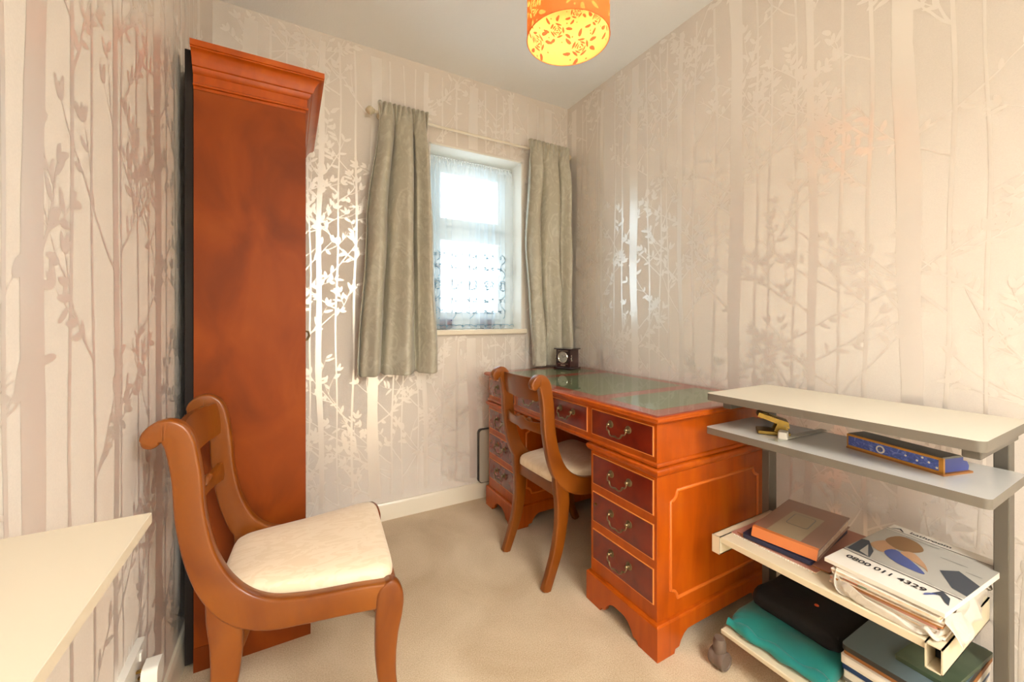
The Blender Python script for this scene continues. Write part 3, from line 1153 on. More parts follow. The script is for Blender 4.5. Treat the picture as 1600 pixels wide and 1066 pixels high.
def drawer(y0, y1, z0, z1, parent, key=False):
    """red burr front with a light inlay line inside a wood edge bead"""
    x = BXF
    d = MB()
    d.box((x - 0.001, y0, z0), (x + 0.30, y1, z1), 'yew')
    b = 0.0045
    d.box((x - 0.0032, y0 + 0.0015, z0 + 0.0015), (x, y1 - 0.0015, z1 - 0.0015), 'inlay')
    d.box((x - 0.0040, y0 + b, z0 + b), (x - 0.001, y1 - b, z1 - b), 'burr')
    o = obj('drawer', d, parent, bevel=0.0012)
    cy, cz = (y0 + y1) / 2, (z0 + z1) / 2 + 0.012
    h = MB()
    hx = x - 0.004
    for s in (-1, 1):
        yy = cy + s * 0.0415
        h.lathe([(0.0125, 0), (0.013, 0.0015), (0.011, 0.003), (0.0055, 0.004), (0.0045, 0.009), (0.006, 0.013), (0.004, 0.017), (0.001, 0.018)], 'antique_brass', 20, (-1, 0, 0), (hx, yy, cz))
    pts = []
    half = [(0.0415, 0.0, 0.013), (0.0440, -0.008, 0.016), (0.040, -0.016, 0.019), (0.031, -0.018, 0.020), (0.027, -0.026, 0.021), (0.018, -0.032, 0.022), (0.007, -0.031, 0.022)]
    full = [(-a, b_, c_) for a, b_, c_ in half] + [(0.0, -0.030, 0.022)] + half[::-1]
    sp = spline(full, 60)
    rad = [0.0022 + 0.0010 * math.exp(-((a[0]) / 0.008) ** 2) + 0.0010 * math.exp(-((abs(a[0]) - 0.030) / 0.004) ** 2) for a in sp]
    h.sweep([(hx - c_, cy + a, cz + b_) for a, b_, c_ in sp], rad, 'antique_brass', 8)
    obj('handle', h, o)
    if key:
        k = MB().lathe([(0.0045, 0), (0.0045, 0.002), (0.002, 0.003)], 'brass', 14, (-1, 0, 0), (hx, y1 - 0.02, cz))
        obj('keyhole', k, o)
    return o


def side_molding(parent, y, sgn):
    """raised moulding with scooped corners on a pedestal side"""
    x0, x1, z0, z1, r = 1.034, 1.500, 0.157, 0.493, 0.030
    pts = []
    for cx_, cz_, a0 in ((x0, z0, 90), (x1, z0, 180), (x1, z1, 270), (x0, z1, 0)):
        arc = []
        for k in range(9):
            a = math.radians(a0 - 90 * k / 8)
            arc.append((cx_ + r * math.cos(a), cz_ + r * math.sin(a)))
        pts += arc if True else arc[::-1]
    # order: BL (top->right), BR (left->top), TR (bottom->left), TL (right->bottom)
    mb = MB()
    seq = pts + [pts[0]]
    prof_ = [(-0.005, 0), (-0.004, 0.003), (0, 0.0045), (0.004, 0.003), (0.005, 0)]
    m_ = len(pts)
    vs = []
    for i in range(m_):
        p0, p1, p2 = pts[i - 1], pts[i], pts[(i + 1) % m_]
        dx, dz = p2[0] - p0[0], p2[1] - p0[1]
        q_ = math.hypot(dx, dz) or 1
        nx, nz = -dz / q_, dx / q_
        for w_, h_ in prof_:
            vs.append((p1[0] + nx * w_, y + sgn * h_, p1[1] + nz * w_))
    fs = []
    for i in range(m_):
        j = (i + 1) % m_
        for k in range(4):
            fs.append((i * 5 + k, i * 5 + k + 1, j * 5 + k + 1, j * 5 + k))
    mb.add(vs, fs, 'yew_mould')
    obj('side_moulding', mb, parent, angle=50)


def ring_mould(ya, yb, xf, xb, prof, m):
    """moulding (out, z) round front and both ends; closed box behind"""
    mb = MB()
    n_ = len(prof)
    vs = []
    for o, h in prof:
        vs += [(xf - o, ya - o, h), (xb, ya - o, h), (xb, yb + o, h), (xf - o, yb + o, h)]
    fs = [(4 * k + i, 4 * k + (i + 1) % 4, 4 * k + 4 + (i + 1) % 4, 4 * k + 4 + i) for k in range(n_ - 1) for i in range(4)]
    fs += [(3, 2, 1, 0), tuple(4 * (n_ - 1) + i for i in range(4))]
    mb.add(vs, fs, m)
    return mb


for ya, yb in ((DY0, 1.1665), (1.7035, DY1)):
    y0, y1 = ya + IN, yb - IN
    ped = obj('pedestal', MB().box((BXF, y0, 0.107), (DXB - IN, y1, 0.556), 'yew'), desk, bevel=0.0015)
    obj('plinth', plinth(ya, yb), ped, bevel=0.0012)
    obj('pedestal_moulding', ring_mould(y0, y1, BXF, DXB - IN, [(0.0, 0.548), (0.004, 0.550), (0.009, 0.555), (0.013, 0.563), (0.013, 0.568), (0.010, 0.574), (0.003, 0.577)], 'yew'), ped, angle=60)
    for k, (z0, z1) in enumerate(((0.428, 0.540), (0.292, 0.404), (0.155, 0.268))):
        drawer(y0 + 0.010, y1 - 0.010, z0, z1, desk, k == 1)
        mb = MB().box((BXF - 0.0035, y0 + 0.009, z0 - 0.013), (BXF, y1 - 0.009, z0 - 0.010), 'groove')
    side_molding(ped, y0, -1)
    side_molding(ped, y1, 1)
# upper section with four drawers
uy0, uy1 = DY0 + IN, DY1 - IN
up = obj('drawer_section', MB().box((BXF, uy0, 0.590), (DXB - IN, uy1, 0.716), 'yew'), desk, bevel=0.0015)
obj('lower_moulding', ring_mould(uy0, uy1, BXF, DXB - IN, [(0.002, 0.5775), (0.004, 0.579), (0.006, 0.583), (0.006, 0.586), (0.003, 0.591), (0.0, 0.593)], 'yew'), up, angle=60)
for y0, y1 in ((uy0 + 0.010, 1.150), (1.172, 1.424), (1.446, 1.698), (1.720, uy1 - 0.010)):
    drawer(y0, y1, 0.607, 0.704, desk)
TO = 0.020
top = obj('desktop', ring_mould(uy0, uy1, BXF, DXB, [(0.002, 0.712), (0.006, 0.713), (TO - 0.004, 0.716), (TO, 0.721), (TO + 0.001, 0.727), (TO - 0.002, 0.732), (TO - 0.006, 0.7345)], 'yew'), desk, angle=70)
TX0, TX1, TY0, TY1 = BXF - TO + 0.006, DXB - 0.002, uy0 - TO + 0.006, uy1 + TO - 0.006
lt = MB().box((TX0 + 0.002, TY0 + 0.002, 0.7345), (TX1, TY1 - 0.002, 0.7352), 'leather_red')
for y0, y1 in ((0.912, 1.122), (1.190, 1.672), (1.742, 1.952)):
    lt.box((1.031, y0 - 0.003, 0.7352), (1.523, y1 + 0.003, 0.7355), 'gold_line')
    lt.box((1.034, y0, 0.7354), (1.520, y1, 0.7358), 'leather_green')
obj('writing_surface', lt, top, smooth=False, label='red bordered writing surface with three green leather panels')
mb = MB().box((TX0, TY0, 0.7362), (TX1, TY1, 0.7402), 'desk_glass')
tag(obj('glass_sheet', mb, bevel=0.0006, smooth=False), 'clear glass sheet lying over the whole top of the pedestal desk', 'glass top')

# ------------------------------------------------------------------ carriage clock
cr = math.radians(-72)   # front faces roughly -X
ck = thing('mantel_clock', 'small dark mahogany clock with a silver dial at the back of the desk', 'clock', (1.425, 1.90, 0.7402), cr)
CT = wm(ck)


def lb(mb, a, b, m):
    return mb.box(a, b, m, CT)


# local: front faces -y; width x .105, depth y .085, height .125
obj('base', lb(MB(), (-0.060, -0.052, 0), (0.060, 0.052, 0.010), 'clock_wood'), ck, bevel=0.002)
obj('case', lb(MB(), (-0.050, -0.042, 0.010), (0.050, 0.042, 0.112), 'clock_wood'), ck, bevel=0.0015)
obj('top', lb(MB(), (-0.060, -0.052, 0.112), (0.060, 0.052, 0.120), 'clock_wood'), ck, bevel=0.003)
fy = CT @ Vector((0, -0.042, 0.068))
ax = (CT.to_3x3() @ Vector((0, -1, 0)))
dial = obj('dial', MB().lathe([(0.030, 0), (0.030, 0.002)], 'clock_face', 36, ax, fy), ck)
mb = MB()
ring = [CT @ Vector((0.031 * math.cos(2 * PI * k / 36), -0.0445, 0.068 + 0.031 * math.sin(2 * PI * k / 36))) for k in range(37)]
mb.sweep(ring, 0.0028, 'silver', 8, False)
obj('bezel', mb, ck)
mb = MB()
for k in range(12):
    a = 2 * PI * k / 12
    p0 = Vector((0.022 * math.cos(a), -0.0445, 0.068 + 0.022 * math.sin(a)))
    p1 = Vector((0.026 * math.cos(a), -0.0445, 0.068 + 0.026 * math.sin(a)))
    mb.sweep([CT @ p0, CT @ p1], 0.0007, 'ink', 6)
obj('hour_mark', mb, dial)
for l_, a in ((0.014, 1.9), (0.020, 0.3)):
    obj('hand', MB().sweep([CT @ Vector((0, -0.0452, 0.068)), CT @ Vector((l_ * math.cos(a), -0.0452, 0.068 + l_ * math.sin(a)))], 0.0010, 'ink', 6), dial)
for s in (-1, 1):
    mb = MB()
    pts = spline([(0, 0.082), (0.006, 0.078), (0.001, 0.070), (0.007, 0.062), (0.001, 0.054), (0, 0.048)], 24)
    mb.sweep([CT @ Vector((s * (0.052 + a * 0.4), -0.030 - a * 1.4, z)) for a, z in pts], 0.0028, 'silver', 8)
    obj('side_handle', mb, ck)
obj('name_plate', lb(MB(), (-0.016, -0.0435, 0.019), (0.016, -0.042, 0.026), 'silver'), ck)
for z in (0.030, 0.104):
    obj('trim_line', lb(MB(), (-0.035, -0.0428, z), (0.035, -0.042, z + 0.002), 'silver'), ck)

# ------------------------------------------------------------------ panel on the back wall beside the desk
pn = thing('wall_panel', 'narrow pale grey panel with a dark rim on the back wall beside the desk', 'panel', (1.08, 2.11, 0.09))


def rrect(x0, x1, z0, z1, r, n_=6):
    pts = []
    for cx_, cz_, a0 in ((x1 - r, z1 - r, 0), (x0 + r, z1 - r, 90), (x0 + r, z0 + r, 180), (x1 - r, z0 + r, 270)):
        for k in range(n_ + 1):
            a = math.radians(a0 + 90 * k / n_)
            pts.append((cx_ + r * math.cos(a), cz_ + r * math.sin(a)))
    return pts


obj('rim', MB().prism(rrect(0.949, 1.22, 0.088, 0.396, 0.022), lambda x, z: (x, 2.100, z), lambda x, z: (x, YB, z), 'steel_dark'), pn)
obj('face', MB().prism(rrect(0.953, 1.216, 0.092, 0.392, 0.019), lambda x, z: (x, 2.097, z), lambda x, z: (x, 2.100, z), 'radiator'), pn)

# ------------------------------------------------------------------ sabre-leg chairs
CW, CD = 0.1525, 0.36       # rear half spacing, rail length


def ribbon_sweep(mb, path, thick, yfun, m='chair', rad=0.006, capround=True):
    """path [(x,z,width)], swept as a rounded rectangle of that width and the given thickness in y"""
    n_ = len(path)
    vs = []
    ns = 16
    for i, (x, z, w_) in enumerate(path):
        x0, z0 = path[max(i - 1, 0)][:2]
        x1, z1 = path[min(i + 1, n_ - 1)][:2]
        dx, dz = x1 - x0, z1 - z0
        q_ = math.hypot(dx, dz) or 1
        nx, nz = -dz / q_, dx / q_
        r = min(rad, w_ / 2 * 0.95, thick / 2 * 0.95)
        yy = yfun(x)
        for cx_, cy_, a0 in ((w_ / 2 - r, thick / 2 - r, 0), (-w_ / 2 + r, thick / 2 - r, 90), (-w_ / 2 + r, -thick / 2 + r, 180), (w_ / 2 - r, -thick / 2 + r, 270)):
            for k in range(ns // 4):
                a = math.radians(a0 + 90 * k / (ns / 4 - 1))
                px, py = cx_ + r * math.cos(a), cy_ + r * math.sin(a)
                vs.append((x + nx * px, yy + py, z + nz * px))
    fs = []
    for i in range(n_ - 1):
        for k in range(ns):
            fs.append((i * ns + k, i * ns + (k + 1) % ns, (i + 1) * ns + (k + 1) % ns, (i + 1) * ns + k))
    fs.append(list(range(ns))[::-1])
    fs.append([(n_ - 1) * ns + k for k in range(ns)])
    mb.add(vs, fs, m)


def splay(s):
    return lambda x: s * (CW + max(0.0, x) * 0.068 / CD)


def make_chair(label):
    root = thing('dining_chair', label, 'chair', (0, 0, 0), 0.0)
    for s in (-1, 1):
        yf = splay(s)
        # back post running down and forward into the side rail in one curve, scroll at the top
        P = spline([(-0.124, 0.776, 0.030), (-0.114, 0.790, 0.040), (-0.094, 0.798, 0.048), (-0.076, 0.782, 0.052), (-0.066, 0.745, 0.052), (-0.058, 0.685, 0.052),
                    (-0.053, 0.61, 0.053), (-0.036, 0.52, 0.056), (-0.006, 0.445, 0.064), (0.035, 0.398, 0.070), (0.09, 0.374, 0.068), (0.16, 0.370, 0.062), (0.22, 0.372, 0.060), (0.28, 0.3745, 0.060), (0.335, 0.375, 0.058)], 90)
        P = [(a, b, max(c, 0.01)) for a, b, c in P]
        # rounded tip of the scroll
        mb = MB()
        ribbon_sweep(mb, P, 0.030, yf)
        mb.lathe([(0.001, -0.015), (0.013, -0.0145), (0.0155, -0.011), (0.0155, 0.011), (0.013, 0.0145), (0.001, 0.015)], 'chair', 20, (0, 1, 0), (-0.119, yf(0), 0.779))
        obj('side_frame', mb, root, angle=60)
        # rear sabre leg
        P = spline([(-0.066, 0.0, 0.036), (-0.038, 0.07, 0.040), (-0.010, 0.15, 0.046), (0.006, 0.24, 0.052), (0.010, 0.32, 0.060), (0.004, 0.385, 0.062), (-0.004, 0.430, 0.050)], 40)
        mb = MB()
        ribbon_sweep(mb, P, 0.029, yf)
        obj('leg', mb, root, angle=60)
        # front sabre leg
        P = spline([(0.395, 0.0, 0.036), (0.362, 0.07, 0.036), (0.342, 0.15, 0.041), (0.336, 0.22, 0.047), (0.338, 0.28, 0.054), (0.343, 0.325, 0.062), (0.345, 0.358, 0.064), (0.343, 0.384, 0.056), (0.340, 0.399, 0.038), (0.338, 0.4045, 0.018)], 50)
        mb = MB()
        ribbon_sweep(mb, P, 0.030, yf, rad=0.008)
        obj('leg', mb, root, angle=60)
    # cross rails under the seat
    obj('front_rail', MB().box((0.338, -0.205, 0.345), (0.362, 0.205, 0.400), 'chair'), root, bevel=0.004)
    obj('back_rail', MB().box((-0.006, -0.14, 0.335), (0.018, 0.14, 0.395), 'chair'), root, bevel=0.004)
    # crest rail: curved board, arched lower edge, step at the scroll ends

    def board(name, zc, hh, xb_, bow, ends, tilt, thick=0.018):
        mb = MB()
        nu, nv = 41, 9
        vs = []
        for side in (0, 1):
            for j in range(nv):
                for i in range(nu):
                    u = i / (nu - 1) * 2 - 1
                    v = j / (nv - 1) * 2 - 1
                    y = u * (CW - 0.008)
                    hscale = ends(u)
                    z = zc + hh * (v * hscale[0] + hscale[1])
                    th = thick / 2 * (1 - 0.35 * v * v)
                    x = xb_ - bow * (1 - u * u) - tilt * (z - zc) + (th if side else -th)
                    vs.append((x, y, z))
        fs = []
        for side in (0, 1):
            for j in range(nv - 1):
                for i in range(nu - 1):
                    a = side * nu * nv + j * nu + i
                    fs.append((a, a + 1, a + nu + 1, a + nu) if side else (a, a + nu, a + nu + 1, a + 1))
        o2 = nu * nv
        for i in range(nu - 1):
            fs.append((i, i + 1, o2 + i + 1, o2 + i))
            a = (nv - 1) * nu + i
            fs.append((a, o2 + a, o2 + a + 1, a + 1))
        for j in range(nv - 1):
            a = j * nu
            fs.append((a, o2 + a, o2 + a + nu, a + nu))
            a = j * nu + nu - 1
            fs.append((a, a + nu, o2 + a + nu, o2 + a))
        mb.add(vs, fs, 'chair')
        return obj(name, mb, root, angle=50)

    def crest_ends(u):
        a = abs(u)
        step = 0.10 if a > 0.62 else 0.0
        s_ = 1 - 0.10 * a * a
        return (s_, 0.08 * a * a + 0.5 * 0 + (0.0 if a > 0.62 else 0.06))
    cr_ = board('crest_rail', 0.752, 0.046, -0.066, 0.020, crest_ends, 0.12)
    # mid rail: slim, waisted towards a carved centre
    board('mid_rail', 0.600, 0.024, -0.055, 0.018, lambda u: (0.72 + 0.45 * math.exp(-(u / 0.16) ** 2) + 0.35 * abs(u) ** 3, 0.25 * math.exp(-(u / 0.3) ** 2) + 0.3 * abs(u)), 0.05, 0.016)
    mb = MB()
    for s in (-1, 1):   # carved leaf scrolls that meet at the middle of the mid rail
        P = [(-0.066, s * (0.02 + 0.045 * k / 8), 0.612 + 0.014 * math.sin(PI * k / 8)) for k in range(9)]
        mb = MB().sweep(P, [0.002 + 0.007 * math.sin(PI * (k + 0.6) / 9.4) for k in range(9)], 'chair', 10)
        obj('carving', mb, root)
    # drop-in seat
    N = 72
    base = []
    for k in range(N):
        t = 2 * PI * k / N
        c_, s_ = math.cos(t), math.sin(t)
        e = 0.20
        X = math.copysign(abs(c_) ** e, c_)
        Y = math.copysign(abs(s_) ** e, s_)
        base.append((X, Y))
    rings = [(0.95, 0.385), (1.0, 0.392), (1.005, 0.405), (0.995, 0.416), (0.97, 0.4235), (0.93, 0.428), (0.80, 0.4335), (0.6, 0.437), (0.4, 0.4395), (0.2, 0.4405), (0.02, 0.441)]
    vs = []
    for sc, z in rings:
        for X, Y in base:
            xx = 0.170 + 0.190 * X * sc
            hw = 0.128 + (0.212 - 0.128) * ((xx + 0.02) / 0.38)
            if xx > 0.33:
                pass
            vs.append((xx, hw * Y * sc, z - 0.006 * (1 - abs((xx - 0.17) / 0.19)) * 0.6))
    fs = []
    for r_ in range(len(rings) - 1):
        for k in range(N):
            fs.append((r_ * N + k, r_ * N + (k + 1) % N, (r_ + 1) * N + (k + 1) % N, (r_ + 1) * N + k))
    fs.append(list(range(N))[::-1])
    fs.append([(len(rings) - 1) * N + k for k in range(N)])
    obj('seat', MB().add(vs, fs, 'cream'), root, angle=80, label='cream damask drop-in seat')
    return root


chair = make_chair('sabre-leg wooden chair with cream seat, nearer one, its back against the left wall')
near_m = Matrix.Translation((-0.117, 1.228, 0)) @ Matrix.Rotation(math.radians(-4), 4, 'Z')
desk_m = Matrix.Translation((0.912, 1.425, 0)) @ Matrix.Rotation(math.radians(1.5), 4, 'Z')
dup(chair, desk_m, 'sabre-leg wooden chair with cream seat pushed into the kneehole of the desk')
chair.matrix_basis = near_m

# ------------------------------------------------------------------ white worktop and socket by the left wall
ws = thing('wall_shelf', 'pale cream laminate shelf top fixed along the left wall, nearest the camera', 'shelf', (-0.22, 0.2, 0.77))
mb = MB().box((XL, -0.30, 0.7735), (-0.150, 0.662, 0.787), 'shelf_lam')
obj('top_board', mb, ws, bevel=0.001, seg=1)
for y in (0.10, -0.2):
    mb = MB().box((XL, y, 0.70), (XL + 0.012, y + 0.02, 0.7735), 'white_gloss')
    mb.box((XL, y, 0.7615), (XL + 0.11, y + 0.02, 0.7735), 'white_gloss')
    obj('bracket', mb, ws)
sk = thing('wall_socket', 'white double wall socket low on the left wall beside the chair', 'socket', (XL, 1.07, 0.26))
mb = MB().prism(rrect(0.990, 1.151, 0.258, 0.344, 0.006, 3), lambda y, z: (XL, y, z), lambda y, z: (XL + 0.014, y, z), 'white_plastic')
obj('face_plate', mb, sk, bevel=0.002)
for y in (1.02, 1.11):
    obj('rocker_switch', MB().box((XL + 0.014, y - 0.006, 0.318), (XL + 0.0175, y + 0.006, 0.336), 'white_plastic'), sk, bevel=0.001)
pg = thing('plug', 'white mains plug pulled half out of the double wall socket', 'plug', (XL + 0.04, 1.09, 0.275))
obj('body', MB().prism(rrect(1.062, 1.112, 0.272, 0.322, 0.012, 4), lambda y, z: (XL + 0.026, y, z), lambda y, z: (XL + 0.052, y + 0.0, z), 'white_plastic'), pg, bevel=0.004)
for y, z in ((1.075, 0.288), (1.099, 0.288), (1.087, 0.310)):
    obj('pin', MB().box((XL + 0.013, y - 0.003, z - 0.002), (XL + 0.026, y + 0.003, z + 0.002), 'brass'), pg)
obj('flex', MB().sweep(spline([(XL + 0.040, 1.087, 0.272), (XL + 0.042, 1.087, 0.20), (XL + 0.036, 1.075, 0.12), (XL + 0.030, 1.05, 0.03), (XL + 0.026, 1.00, 0.006), (XL + 0.026, 0.80, 0.006)], 40), 0.0035, 'white_plastic', 8), pg)

# ------------------------------------------------------------------ computer trolley
tr = thing('computer_trolley', 'grey and cream metal computer trolley on castors beside the right wall', 'trolley', (1.3, 0.52, 0))
PL0, PL1, PR0, PR1 = 0.772, 0.796, 0.250, 0.274     # post y ranges


def slab(x0, x1, y0, y1, z0, z1, r, mtop, medge, cham=0.0):
    """rounded-corner board with a coloured edge band; cut back-left corner if cham"""
    pts = rrect(x0, x1, y0, y1, r)
    mb = MB()
    mb.prism(pts, lambda x, y: (x, y, z0), lambda x, y: (x, y, z1), medge)
    i = mb.mi(mtop)
    mb.fm[1] = i
    return mb


obj('top_shelf', slab(1.182, 1.530, 0.236, 0.836, 0.768, 0.790, 0.016, 'laminate', 'edge_grey'), tr, bevel=0.003)
obj('sliding_shelf', slab(1.150, 1.412, 0.222, 0.814, 0.670, 0.690, 0.012, 'shelf_glossy', 'edge_grey'), tr, bevel=0.003)
for y0, y1 in ((PL0, PL1), (PR0, PR1)):
    mb = MB()
    mb.box((1.430, y0, 0.108), (1.476, y1, 0.745), 'steel_grey')
    obj('post', mb, tr, bevel=0.002)
    mb = MB().box((1.432 - 0.0012, (y0 + y1) / 2 - 0.001, 0.2), (1.430, (y0 + y1) / 2 + 0.001, 0.6), 'steel_dark')
    mb = MB().box((1.215, y0 - 0.002, 0.745), (1.50, y1 + 0.002, 0.768), 'steel_grey')
    obj('shelf_bracket', mb, tr, bevel=0.003)
    mb = MB().box((1.215, y0 + 0.004, 0.652), (1.428, y1 - 0.002, 0.670), 'steel_grey')
    mb.box((1.205, y0 + 0.006, 0.655), (1.215, y1 - 0.004, 0.667), 'black')
    obj('slide', mb, tr)
# cream third shelf with tubular ends
SHZ = 0.380
mb = MB()
mb.box((1.126, 0.305, SHZ - 0.018), (1.500, 0.746, SHZ), 'cream_metal')
o = obj('middle_shelf', mb, tr, bevel=0.002)
T = 0.0025
for (y0, y1, open_) in ((0.279, 0.305, True), (0.746, 0.770, False)):
    mb = MB()
    z0, z1, x0, x1 = SHZ - 0.052, SHZ, 1.121, 1.430
    mb.box((x0, y0, z0), (x1, y0 + T, z1), 'cream_metal')
    mb.box((x0, y1 - T, z0), (x1, y1, z1), 'cream_metal')
    mb.box((x0, y0, z0), (x1, y1, z0 + T), 'cream_metal')
    mb.box((x0, y0, z1 - T), (x1, y1, z1), 'cream_metal')
    mb.box((x0 + 0.05, y0 + T, z0 + T), (x0 + 0.052, y1 - T, z1 - T), 'black')
    if not open_:
        mb.box((x0 - 0.001, y0, z0), (x0 + 0.002, y1, z1), 'cream_metal')
    obj('shelf_tube', mb, tr, smooth=False)
# bottom shelf and base
BZ = 0.100
mb = MB()
mb.box((1.134, 0.250, BZ - 0.014), (1.500, 0.752, BZ), 'cream_metal')
obj('bottom_shelf', mb, tr, bevel=0.003)
for y0, y1 in ((0.246, 0.290), (0.756, 0.800)):
    mb = MB().box((1.425, y0, BZ - 0.010), (1.500, y1, BZ + 0.010), 'cream_metal')
    obj('post_foot', mb, tr, bevel=0.003)
    yc = 0.743 if y0 > 0.5 else 0.262
    for x in (1.116, 1.520):
        mb = MB()
        sgn = -1 if x < 1.3 else 1
        mb.lathe([(0.014, 0.034), (0.018, 0.042), (0.018, 0.072), (0.014, 0.0855)], 'castor', 20, origin=(x, yc, 0))
        mb.sweep([(x, yc - 0.012, 0.026), (x, yc + 0.012, 0.026)], 0.0253, 'castor', 24)
        c_ = obj('castor', mb, tr)
        for s in (-1, 1):
            mb = MB().lathe([(0.018, -0.010), (0.024, -0.009), (0.026, -0.004), (0.026, 0.005), (0.0245, 0.009), (0.021, 0.0095), (0.020, 0.0075), (0.001, 0.0085)], 'castor', 28, (0, s, 0), (x, yc + s * 0.013, 0.026))
            obj('wheel', mb, c_)

# ---- on the sliding shelf
hp = thing('hole_punch', 'brass coloured metal hole punch on the left of the sliding shelf', 'hole punch', (1.262, 0.665, 0.690), math.radians(-55))
HT_ = wm(hp)


def hb(a, b, m, mb=None):
    return (mb or MB()).box(a, b, m, HT_)


obj('base', hb((-0.046, -0.028, 0), (0.036, 0.028, 0.011), 'brass'), hp, bevel=0.003)
mb = MB()
for s in (-1, 1):
    mb.prism([(-0.006, 0.008), (0.030, 0.008), (0.030, 0.020), (0.018, 0.034), (0.004, 0.034)], lambda x, z: tuple(HT_ @ Vector((x, s * 0.022, z))), lambda x, z: tuple(HT_ @ Vector((x, s * 0.020, z))), 'brass')
obj('bracket', mb, hp)
mb = MB()
for s in (-1, 1):
    mb.prism([(-0.044, 0.050), (0.032, 0.024), (0.030, 0.040), (-0.040, 0.062)], lambda x, z: tuple(HT_ @ Vector((x, s * 0.024, z))), lambda x, z: tuple(HT_ @ Vector((x, s * 0.007, z))), 'brass')
mb.prism([(-0.046, 0.051), (-0.016, 0.042), (-0.018, 0.054), (-0.042, 0.0625)], lambda x, z: tuple(HT_ @ Vector((x, -0.0245, z))), lambda x, z: tuple(HT_ @ Vector((x, 0.0245, z))), 'brass')
mb.prism([(0.008, 0.032), (0.033, 0.023), (0.031, 0.041), (0.008, 0.047)], lambda x, z: tuple(HT_ @ Vector((x, -0.0245, z))), lambda x, z: tuple(HT_ @ Vector((x, 0.0245, z))), 'brass')
obj('lever', mb, hp)
mb = MB().sweep([HT_ @ Vector((0.022, -0.026, 0.030)), HT_ @ Vector((0.022, 0.026, 0.030))], 0.0025, 'antique_brass', 10)
obj('hinge_pin', mb, hp)
mb = MB()
for s in (-1, 1):
    mb.sweep([HT_ @ Vector((0.014, s * 0.014, 0.008)), HT_ @ Vector((0.014, s * 0.014, 0.036))], 0.003, 'antique_brass', 10)
obj('punch_pin', mb, hp)
er = Matrix.Translation((1.235, 0.628, 0.690)) @ Matrix.Rotation(math.radians(20), 4, 'Z')
pts = rrect(-0.019, 0.019, -0.012, 0.012, 0.006)
mb = MB().prism(pts, lambda x, y: tuple(er @ Vector((x, y, 0))), lambda x, y: tuple(er @ Vector((x * 0.9, y * 0.9, 0.019))), 'paper')
tag(obj('eraser', mb, bevel=0.002), 'small white block, like an eraser, right against the hole punch', 'eraser')
rm = Matrix.Translation((1.305, 0.617, 0.690)) @ Matrix.Rotation(math.radians(-3), 4, 'Z')
rl = thing('ruler', 'clear and white plastic ruler lying flat beside the hole punch', 'ruler', (1.305, 0.600, 0.690))
obj('blade', MB().box((-0.130, -0.014, 0.0003), (0.130, 0.014, 0.0022), 'acrylic', rm), rl)
mb = MB().box((-0.085, -0.009, 0.0022), (0.120, 0.009, 0.0032), 'paper', rm)
obj('scale_strip', mb, rl)

bx = thing('decorative_box', 'long blue patterned box with gold edges on the right of the sliding shelf', 'box', (1.298, 0.393, 0.690), math.radians(-15.7))
BT = wm(bx)


def bb(a, b, m, mb=None):
    return (mb or MB()).box(a, b, m, BT)


def blue_pattern():
    k = NT('blue_marbled_print')
    v = k.coords((14, 22, 30))
    a = k.n('ShaderNodeTexNoise', Scale=3.0, Detail=4.0, Distortion=2.0)
    k.l(v, a.inputs['Vector'])
    k.l(k.ramp(a.outputs['Fac'], [(0.30, (66, 92, 140)), (0.46, (78, 94, 172)), (0.56, (92, 112, 190)), (0.70, (140, 150, 200))]), k.p.inputs['Base Color'])
    k.p.inputs['Roughness'].default_value = 0.4
    return k.m


M['blue_print'] = blue_pattern()
M['slate'] = mat('grey_green_lid', (112, 112, 102), 0.4)
M['blue_end'] = mat('blue_paper', (74, 84, 150), 0.45)
M['gold'] = mat('gold_edge', (206, 146, 60), 0.4, 0.4)
# local x = depth (front at -x), y = length
L2 = 0.100
o = obj('body', bb((-0.034, -L2 + 0.006, 0.004), (0.034, L2, 0.0345), 'blue_end'), bx)
mb = bb((-0.0358, -L2 + 0.008, 0.006), (-0.034, L2 - 0.002, 0.0325), 'blue_print')
obj('front_panel', mb, bx)
mb = MB()
for a, b in (((-0.037, -L2, 0.0325), (-0.032, L2, 0.0375)), ((-0.037, -L2, 0.004), (-0.032, L2, 0.0085)), ((-0.037, -L2, 0.004), (-0.032, -L2 + 0.008, 0.036)), ((-0.037, L2 - 0.003, 0.004), (-0.032, L2, 0.036))):
    bb(a, b, 'gold', mb)
obj('gold_border', mb, bx)
obj('base_board', bb((-0.038, -L2 - 0.001, 0), (0.052, L2 + 0.001, 0.004), 'paper_brown'), bx)
mb = MB().prism([(-0.034, 0.0345), (0.030, 0.0345), (0.022, 0.0395), (-0.032, 0.0385)], lambda x, z: tuple(BT @ Vector((x, -L2 + 0.004, z))), lambda x, z: tuple(BT @ Vector((x, L2, z))), 'slate')
obj('lid', mb, bx)
mb = MB().prism([(0.034, 0.004), (0.050, 0.004), (0.052, 0.014), (0.046, 0.024), (0.034, 0.026)], lambda x, z: tuple(BT @ Vector((x, -L2 + 0.006, z))), lambda x, z: tuple(BT @ Vector((x, L2, z))), 'blue_end')
obj('rear_bulge', mb, bx)
ax = BT.to_3x3() @ Vector((-1, 0, 0))
c0 = BT @ Vector((-0.0358, 0.022, 0.0195))
mb = MB().lathe([(0.0095, 0), (0.0095, 0.0008)], 'paper', 24, ax, c0)
mb.lathe([(0.006, 0.0008), (0.006, 0.0012)], 'blue_print', 20, ax, c0)
mb.lathe([(0.003, 0.0012), (0.003, 0.0016)], 'ink_grey', 12, ax, c0)
obj('medallion', mb, bx, label='round white and blue medallion')
